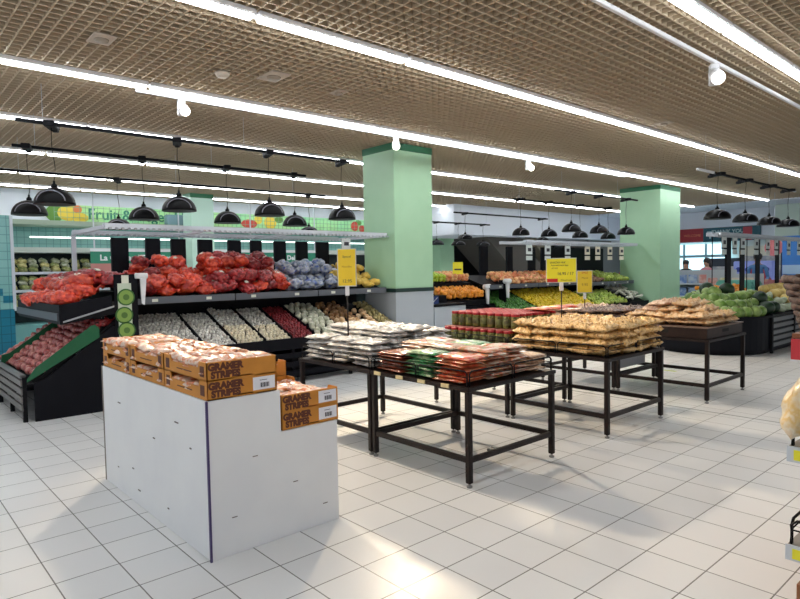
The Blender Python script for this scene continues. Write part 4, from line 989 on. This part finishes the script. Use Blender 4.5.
heap('grey_gourd', [(-3.64-.22*(k % 3), 12.2+.17*(k//3), .70+.08*(k % 3)) for k in range(21)], 'pale grey-green gourd on the island behind the dark watermelons', 'gourd', 'pale gourds')
heap('yellow_melon', [(-3.66-.2*(k % 4), 13.5+.21*(k//4), .72+.09*(k % 4)) for k in range(36)], 'yellow melon on the far part of the island', 'melon', 'yellow melons')
fill('orange', (-4.7, 11.9, .82), (0, 2.2, 0), (-.3, 0, .2), 20, 4, 'orange on the raised core of the melon island', 'orange', 'island oranges', 80, r=.047, lift=1, layers=1)
canopy_frame(-4.46, -4.30, 11.35, 16.2, 2.0, 'white frame with price cards standing over the melon island', post=False)
for i, y in enumerate((11.6, 12.2, 13.3)): tag(MB().tube([(0, 0, 0), (0, 0, 1.2)], .009, 6).build('frame_post', BLACK, loc=(-4.5, y, .80)), 'thin black post, %s from the left, carrying the frame over the melon island' % ORD[i], 'post', 'island frame posts')
for i, y in enumerate((12.35, 13.05, 13.9, 15.1)): tag(MB().box(-.01, -.11, 0, .01, .11, 1.2).build('frame_board', NAVY, loc=(-4.5, y, .80)), 'black upright board, %s from the left, under the melon island frame' % ORD[i], 'board', 'island frame boards')
for i, y in enumerate((11.55, 12.05, 12.45, 13.15, 13.8, 14.3, 15.1, 15.8)):
    CWK.put((-4.28, y, 1.985), (0, 0, 0), 'white double price card, %s from the left on the melon island frame' % ORD[i], 'price card', 'price cards over melon island')

# ------------------------------------------------------------------ far end: sign boards, glazing, checkouts, shoppers
sb = empty('sign_board', (-8.9, 23.95, 2.36), label='long red and dark teal overhead sign board reading THANK YOU at the far end', cat='sign board')
MB().box(-1.6, -.06, .0, -.7, 0, .50).build('red_field', mat('sign_red', (.36, .02, .03), .5), sb)
MB().box(-.7, -.06, -.02, 1.25, 0, .50).build('teal_field', mat('sign_teal', (.01, .09, .13), .5), sb)
MB().box(.68, -.065, 0, .98, -.06, .47).build('red_panel', mat('sign_red2', (.45, .05, .07), .5), sb)
LT = mat('sign_letter', (.40, .55, .58), .5)
text('lettering', 'T', .36, LT, sb, face_ny(-.45, -.061, .22), .002, .012)
text('lettering', 'THANK YOU', .19, LT, sb, face_ny(.16, -.061, .33), .002, .006)
text('lettering', 'WELCOME', .13, mat('sign_orange', (.75, .25, .12), .5), sb, face_ny(-1.1, -.061, .24), .002)
gl = empty('glazing', (-9.0, 24.9, 0), label='bright glazed shop front under the red sign board', cat='window')
MB().box(-2.6, 0, 0, .0, .03, 2.3).build('lit_pane', mat('daylight_glass', (.62, .90, 1), .5, emit=1.1), gl)
for k in range(4): MB().box(-2.6+.84*k, -.05, 0, -2.53+.84*k, 0, 2.3).build('mullion', mat('mullion_blue', (.30, .45, .52), .5), gl)
MB().box(-2.6, -.06, 1.78, .0, 0, 1.88).build('transom', mat('mullion_blue', (.30, .45, .52), .5), gl)
pw = tag(MB().box(-.35, 0, 0, .35, .4, 3.49).build('pale_column', mat('pale_column_green', (.55, .66, .58), .5), loc=(-6.7, 23.4, 0)), 'pale square column right of the THANK YOU sign board', 'pillar')
rd = empty('round_sign', (-5.9, 19.5, 1.95), label='round pink-red sign above the checkouts at the right', cat='sign')
MB().disc((0, 0, 0), 'y', .24, .03, 28).build('sign_disc', mat('sign_pink', (.70, .20, .20), .5), rd); MB().tube([(0, .02, .2), (0, .02, 1.55)], .006, 5).build('hanging_rod', GALV, rd)
bd = empty('poster', (-5.35, 19.2, .9), label='tall blue poster board with pale bands at the right edge near the checkouts', cat='poster')
MB().box(-.25, 0, -.9, .25, .04, 1.35).build('board', mat('poster_blue', (.05, .22, .62), .5), bd); MB().box(-.24, -.004, .3, .24, 0, .55).build('pale_band', mat('poster_pale', (.45, .65, .85), .5), bd)
rs = tag(MB().prism([(0, 0), (.25, 0), (.25, 1.0), (.05, 1.35), (-.25, 1.45), (-.3, 1.3), (0, 1.05)], 'y', 0, .25).build('red_display', mat('display_red', (.42, .03, .03), .45), loc=(-5.9, 18.4, 0)), 'curved dark red display stand left of the blue poster', 'display stand')
GOODM = [mat('goods_%d' % i, c, .5, col2=c2, scale=7, vary=True) for i, (c, c2) in enumerate((((.60, .62, .64), (.25, .30, .50)), ((.70, .55, .40), (.75, .72, .68)), ((.16, .42, .38), (.30, .55, .5)), ((.62, .24, .22), (.7, .5, .45)), ((.15, .25, .55), (.55, .6, .7)), ((.62, .50, .10), (.7, .7, .6))))]
gk = K(*[MB().box(-.11, -.07, 0, .11, .07, .24).build('packet', m_, bevel=.01) for m_ in GOODM])
def gondola(x, y, w_, label, hgt=1.45, n=3):
    r = empty('shop_shelf', (x, y, 0), .35, label, 'shelf')
    MB().box(-w_/2, 0, 0, w_/2, .04, hgt).build('back_panel', mat('shelf_grey', (.45, .48, .52), .5), r)
    for k in range(n): MB().box(-w_/2, -.38, .25+k*(hgt-.3)/n, w_/2, 0, .28+k*(hgt-.3)/n).build('shelf_board', GALV, r)
    c, s_ = math.cos(.35), math.sin(.35)
    for k in range(n):
        q = int(w_/.27)
        for i in range(q):
            lx = -w_/2+.15+i*.27; ly = -.2
            gk.put((x+c*lx-s_*ly, y+s_*lx+c*ly, .281+k*(hgt-.3)/n), (0, 0, .35), 'coloured packet on the %s shelf of the %s' % (('lowest', 'middle', 'top', 'upper')[k], label.split(' with')[0][:40]), 'packet', 'packets '+label[:24]+str(k))
gondola(-8.4, 17.6, 1.6, 'grey shelf unit with mixed packets left of the dark posts', 1.35)
gondola(-7.1, 17.9, 1.5, 'grey shelf unit with mixed packets behind the melon island', 1.35)
gondola(-6.0, 16.9, 1.3, 'grey shelf unit with mixed packets at the right behind the island', 1.25)
for (x, y, m_, lb, wd) in ((-5.45, 15.6, mat('crate_teal', (.12, .40, .33), .5), 'teal green rounded bulk bin behind the melon island', .42), (-4.50, 15.9, mat('crate_rose', (.50, .20, .20), .5), 'dull rose bulk bin right of the teal one', .42)):
    b_ = empty('bulk_bin', (x, y, 0), label=lb, cat='bin')
    MB().prism([(-wd, .0), (wd, .0), (wd*1.15, .85), (wd*.9, 1.12), (-wd*.9, 1.12), (-wd*1.15, .85)], 'y', -.3, .3).build('bin_body', m_, b_, .03)
    text('lettering', 'OFFER', .2, mat('letter_pale', (.6, .75, .7), .5), b_, face_ny(0, -.302, .8), .003)
cb = empty('freezer', (-6.25, 18.9, 0), label='lavender-blue lit cabinet with four dark round emblems behind the shelves', cat='cabinet')
MB().box(-.5, 0, 0, .5, .6, 1.58).build('cabinet_body', mat('cabinet_lavender', (.24, .30, .66), .4, emit=.1), cb, .02)
for k in range(4): MB().disc((-.36+.24*k, -.01, 1.34), 'y', .07, .01, 16).build('emblem', mat('emblem_dark', (.03, .05, .30), .5), cb)
chk = empty('checkout_counter', (-9.0, 20.6, 0), label='pale checkout counter below the bright glazing', cat='counter')
MB().box(-1.3, 0, 0, 1.3, .6, .9).build('counter_body', mat('counter_pale', (.55, .62, .66), .5), chk, .02); MB().box(-1.35, -.03, .9, 1.35, .63, .95).build('counter_top', mat('counter_grey', (.2, .22, .24), .4), chk)

for i, (x, y, w_, h_, c_, lb) in enumerate(((-8.0, 21.4, .5, 1.7, (.02, .03, .05), 'tall dark cabinet behind the checkouts left of the lavender cabinet'), (-5.6, 20.6, .45, 1.9, (.03, .04, .08), 'tall dark cabinet behind the checkouts right of the lavender cabinet'), (-7.2, 22.6, .7, 2.1, (.60, .60, .50), 'pale yellow tall cabinet under the overhead sign board'), (-4.6, 21.5, .6, 1.4, (.10, .16, .40), 'dark blue low cabinet at the far right edge'))):
    q = empty('cabinet', (x, y, 0), label=lb, cat='cabinet')
    MB().box(-w_, 0, 0, w_, .5, h_).build('cabinet_body', mat('cabinet_%d_paint' % i, c_, .5), q, .01)
    for k in range(3): MB().box(-w_*.85, -.012, h_*(.25+.22*k), w_*.85, 0, h_*(.40+.22*k)).build('door_panel', mat('cabinet_door', (.25, .28, .34), .5, col2=(.5, .5, .5), scale=4), q)
SKIN = mat('skin', (.42, .24, .16), .55); HAIR = mat('dark_hair', (.01, .008, .008), .5)
def person(x, y, rz, h, top_c, leg_c, label, hair_long=False, arm=0.0):
    r = empty('person', (x, y, 0), rz, label, 'person'); k = h/1.72
    V = [(0, 0, .95), (0, 0, 1.12), (0, 0, 1.30), (0, 0, 1.42), (0, .01, 1.50), (0, -.01, 1.58), (0, -.01, 1.66),
         (.10, 0, .90), (.11, -.02, .50), (.11, .03, .10), (.11, -.12, .04), (-.10, 0, .90), (-.11, .04, .50), (-.11, .06, .10), (-.11, -.09, .04),
         (.18, 0, 1.39), (.23, .02, 1.12), (.22, -.12-arm, .93+arm), (.21, -.19-arm, .87+arm), (-.18, 0, 1.39), (-.23, .02, 1.12), (-.22, -.08, .92), (-.21, -.13, .86)]
    Ed = [(0, 1), (1, 2), (2, 3), (3, 4), (4, 5), (5, 6), (0, 7), (7, 8), (8, 9), (9, 10), (0, 11), (11, 12), (12, 13), (13, 14), (3, 15), (15, 16), (16, 17), (17, 18), (3, 19), (19, 20), (20, 21), (21, 22)]
    Rr = [(.14, .11), (.12, .095), (.15, .11), (.10, .08), (.05, .05), (.085, .095), (.07, .085), (.085, .085), (.055, .055), (.04, .045), (.035, .03), (.085, .085), (.055, .055), (.04, .045), (.035, .03), (.055, .055), (.042, .042), (.033, .033), (.03, .02), (.055, .055), (.042, .042), (.033, .033), (.03, .02)]
    me = bpy.data.meshes.new('body'); me.from_pydata([(a*k, b*k, c_*k) for a, b, c_ in V], Ed, []); o = bpy.data.objects.new('body_skeleton', me); COL.objects.link(o)
    sk = o.modifiers.new('skin', 'SKIN'); sk.use_smooth_shade = True; o.modifiers.new('sub', 'SUBSURF').levels = 2
    for i, q in enumerate(me.skin_vertices[0].data): q.radius = (Rr[i][0]*k, Rr[i][1]*k); q.use_root = (i == 0)
    bpy.context.view_layer.update()
    bm_ = bpy.data.meshes.new_from_object(o.evaluated_get(bpy.context.evaluated_depsgraph_get())); bpy.data.objects.remove(o); bm_.name = 'body'
    bm_.materials.clear()
    for m_ in (SKIN, top_c, leg_c, mat('shoe_black', (.01, .01, .01), .5)): bm_.materials.append(m_)
    for p in bm_.polygons:
        c_ = p.center/k; p.use_smooth = True
        p.material_index = 0
        if c_.z < .07: p.material_index = 3
        elif c_.z < .93 and abs(c_.x) < .19: p.material_index = 2
        elif c_.z < 1.46 and not (c_.z < 1.1 and abs(c_.x) > .185): p.material_index = 1
    mo('body', bm_, r)
    hm = ball_mesh('hair', HAIR, .115*k, 2, (.9, 1.0, 1.0)); q = mo('hair', hm, r); q.location = (0, .02*k, 1.655*k)
    if hair_long: MB().tube([(0, .06*k, 1.66*k), (0, .10*k, 1.5*k), (0, .11*k, 1.32*k)], [.09*k, .085*k, .04*k], 10).build('long_hair', HAIR, r)
    MB().lathe([(0, -.012), (.012, 0), (.006, .02), (0, .025)], 8, c=(0, -.105*k, 1.61*k)).build('nose', SKIN, r)
    for s_ in (-1, 1): MB().disc((s_*.03*k, -.104*k, 1.635*k), 'y', .008, .006, 8).build('eye', HAIR, r)
    MB().box(-.02*k, -.1*k, 1.573*k, .02*k, -.09*k, 1.58*k).build('mouth', mat('lips', (.3, .08, .07), .5), r)
CL = {n: mat('cloth_'+n, c, .8) for n, c in dict(blue=(.08, .20, .42), dark=(.015, .015, .02), sky=(.30, .52, .68), red=(.40, .03, .04), white=(.6, .6, .6), navy=(.02, .03, .10), rose=(.5, .2, .25)).items()}
person(-9.3, 19.2, 2.6, 1.76, CL['sky'], CL['navy'], 'person with dark hair in a light blue shirt near the bright glazing')
person(-8.4, 19.6, .4, 1.62, CL['dark'], CL['dark'], 'person with long dark hair in black, left of the lavender cabinet', True)
person(-9.9, 18.6, 1.0, 1.58, CL['red'], CL['dark'], 'shorter person in a red top beside the far green pillar')
person(-10.3, 20.0, 2.9, 1.68, CL['white'], CL['navy'], 'person in a white top partly hidden by the far green pillar')
person(-7.35, 18.55, -.3, 1.66, CL['rose'], CL['dark'], 'person in a rose top between two shelf units', True)
person(-5.6, 17.3, .2, 1.74, CL['blue'], CL['navy'], 'person in a blue top by the red display stand', arm=.15)

# ------------------------------------------------------------------ rack cut by the right edge of the view
rr_ = empty('bread_rack', (-.80, 2.86, 0), label='brown wooden bread rack at the right edge with clear price strips', cat='rack')
WB = mat('rack_brown_wood', (.22, .07, .02), .5, col2=(.30, .11, .035), scale=6)
MB().box(.03, .02, 0, 1.0, .95, .16).build('plinth', WB, rr_); MB().box(.05, .3, .16, .09, .95, 1.2).build('side_panel', WB, rr_)
MB().box(.95, .02, .16, 1.0, .95, 1.9).build('back_panel', WB, rr_)
for z in (.305, .72):
    MB().box(0, 0, z, 1.0, .95, z+.025).build('shelf', mat('shelf_dull', (.28, .25, .22), .5), rr_)
    st_ = MB().box(-.006, -.006, z-.04, 1.0, 0, z+.025).build('price_strip', GALV, rr_)
    MB().box(.02, -.009, z-.03, .14, -.006, z+.012).build('yellow_ticket', YEL, st_)
    m = MB(); loop(m, (.01, .01, 0), (.5, .01, 0), z+.025, z+.125, .006); m.build('wire_guard', BLACK, rr_)
    m = MB(); loop(m, (.01, .02, 0), (.01, .9, 0), z+.025, z+.125, .006); m.build('wire_guard', BLACK, rr_)
MB().box(.0, .02, 1.19, 1.0, .95, 1.21).build('shelf', WB, rr_)
bk = pack_kind('bread_bag', film('film_bread', [(.62, .34, .10), (.74, .66, .52), (.70, .46, .16), (.78, .74, .66)], 12), .30, .20, .12, 3, .3, 700)
for lv, z in enumerate((.33, .745)):
    for i in range(3):
        for L in range(2):
            bk.put((-.56+.0*i, 3.06+.22*i, z+.1*L+.02), (0, -.25+.2*L, random.uniform(-.2, .2)), 'clear bread bag, %s of the pile on the %s shelf at the right edge' % (('bottom', 'top')[L], ('lower', 'upper')[lv]), 'bread bag', 'bread bags right rack %d %d' % (lv, L))
bag = bk.put((-.725, 2.94, .90), (0, -1.25, .3), 'large clear bread bag standing upright on the upper shelf at the right edge', 'bread bag', scale=.95)
wk_ = empty('wicker_basket', (-.575, 2.985, 1.211), label='dark brown wicker basket at the right edge above the bread bags', cat='basket')
WKM = mat('wicker', (.035, .015, .011), .75, col2=(.10, .045, .03), scale=40, bump=.6)
m = MB()
for k in range(9):
    z = .0+k*.028; rr = .20+.075*k/8
    m.tube([(rr*math.cos(a), rr*math.sin(a), z+.006*math.sin(a*12+k*PI)) for a in np.linspace(0, 2*PI, 37)[:-1]], .014, 6, closed=True)
m.build('woven_wall', WKM, wk_); MB().lathe([(0, 0), (.20, 0), (.2, .01), (0, .01)], 24).build('basket_floor', WKM, wk_)
rp = empty('red_sign', (-.80, 2.868, 1.104), label='small red sign with white edge below the wicker basket', cat='sign')
MB().box(0, 0, 0, .2, .008, .085).build('red_board', mat('sign_bright_red', (.62, .03, .04), .5), rp); MB().box(-.004, -.001, -.006, .2, .0, 0).box(.05, -.002, .03, .12, 0, .038).build('white_edge', WHITEP, rp)

# small things on the floor
def crumple(x, y, label):
    me = lump_mesh('wrapper', mat('wrapper_dark', (.05, .06, .07), .4), 2, (.075, .05, .02), 14, .016, 77, .5); o = mo('wrapper', me); o.location = (x, y, .011); tag(o, label, 'litter')
crumple(-3.19, 3.85, 'crumpled dark wrapper lying on the tiles under the nearest table')
tag(MB().box(-.09, -.03, 0, .09, .03, .0015).build('floor_tape', mat('tape_lime', (.55, .65, .08), .5), loc=(-3.9, 8.6, .0)), 'short lime yellow tape mark on the floor behind the wooden tray table', 'floor marking')
for k in KINDS: k.clean()
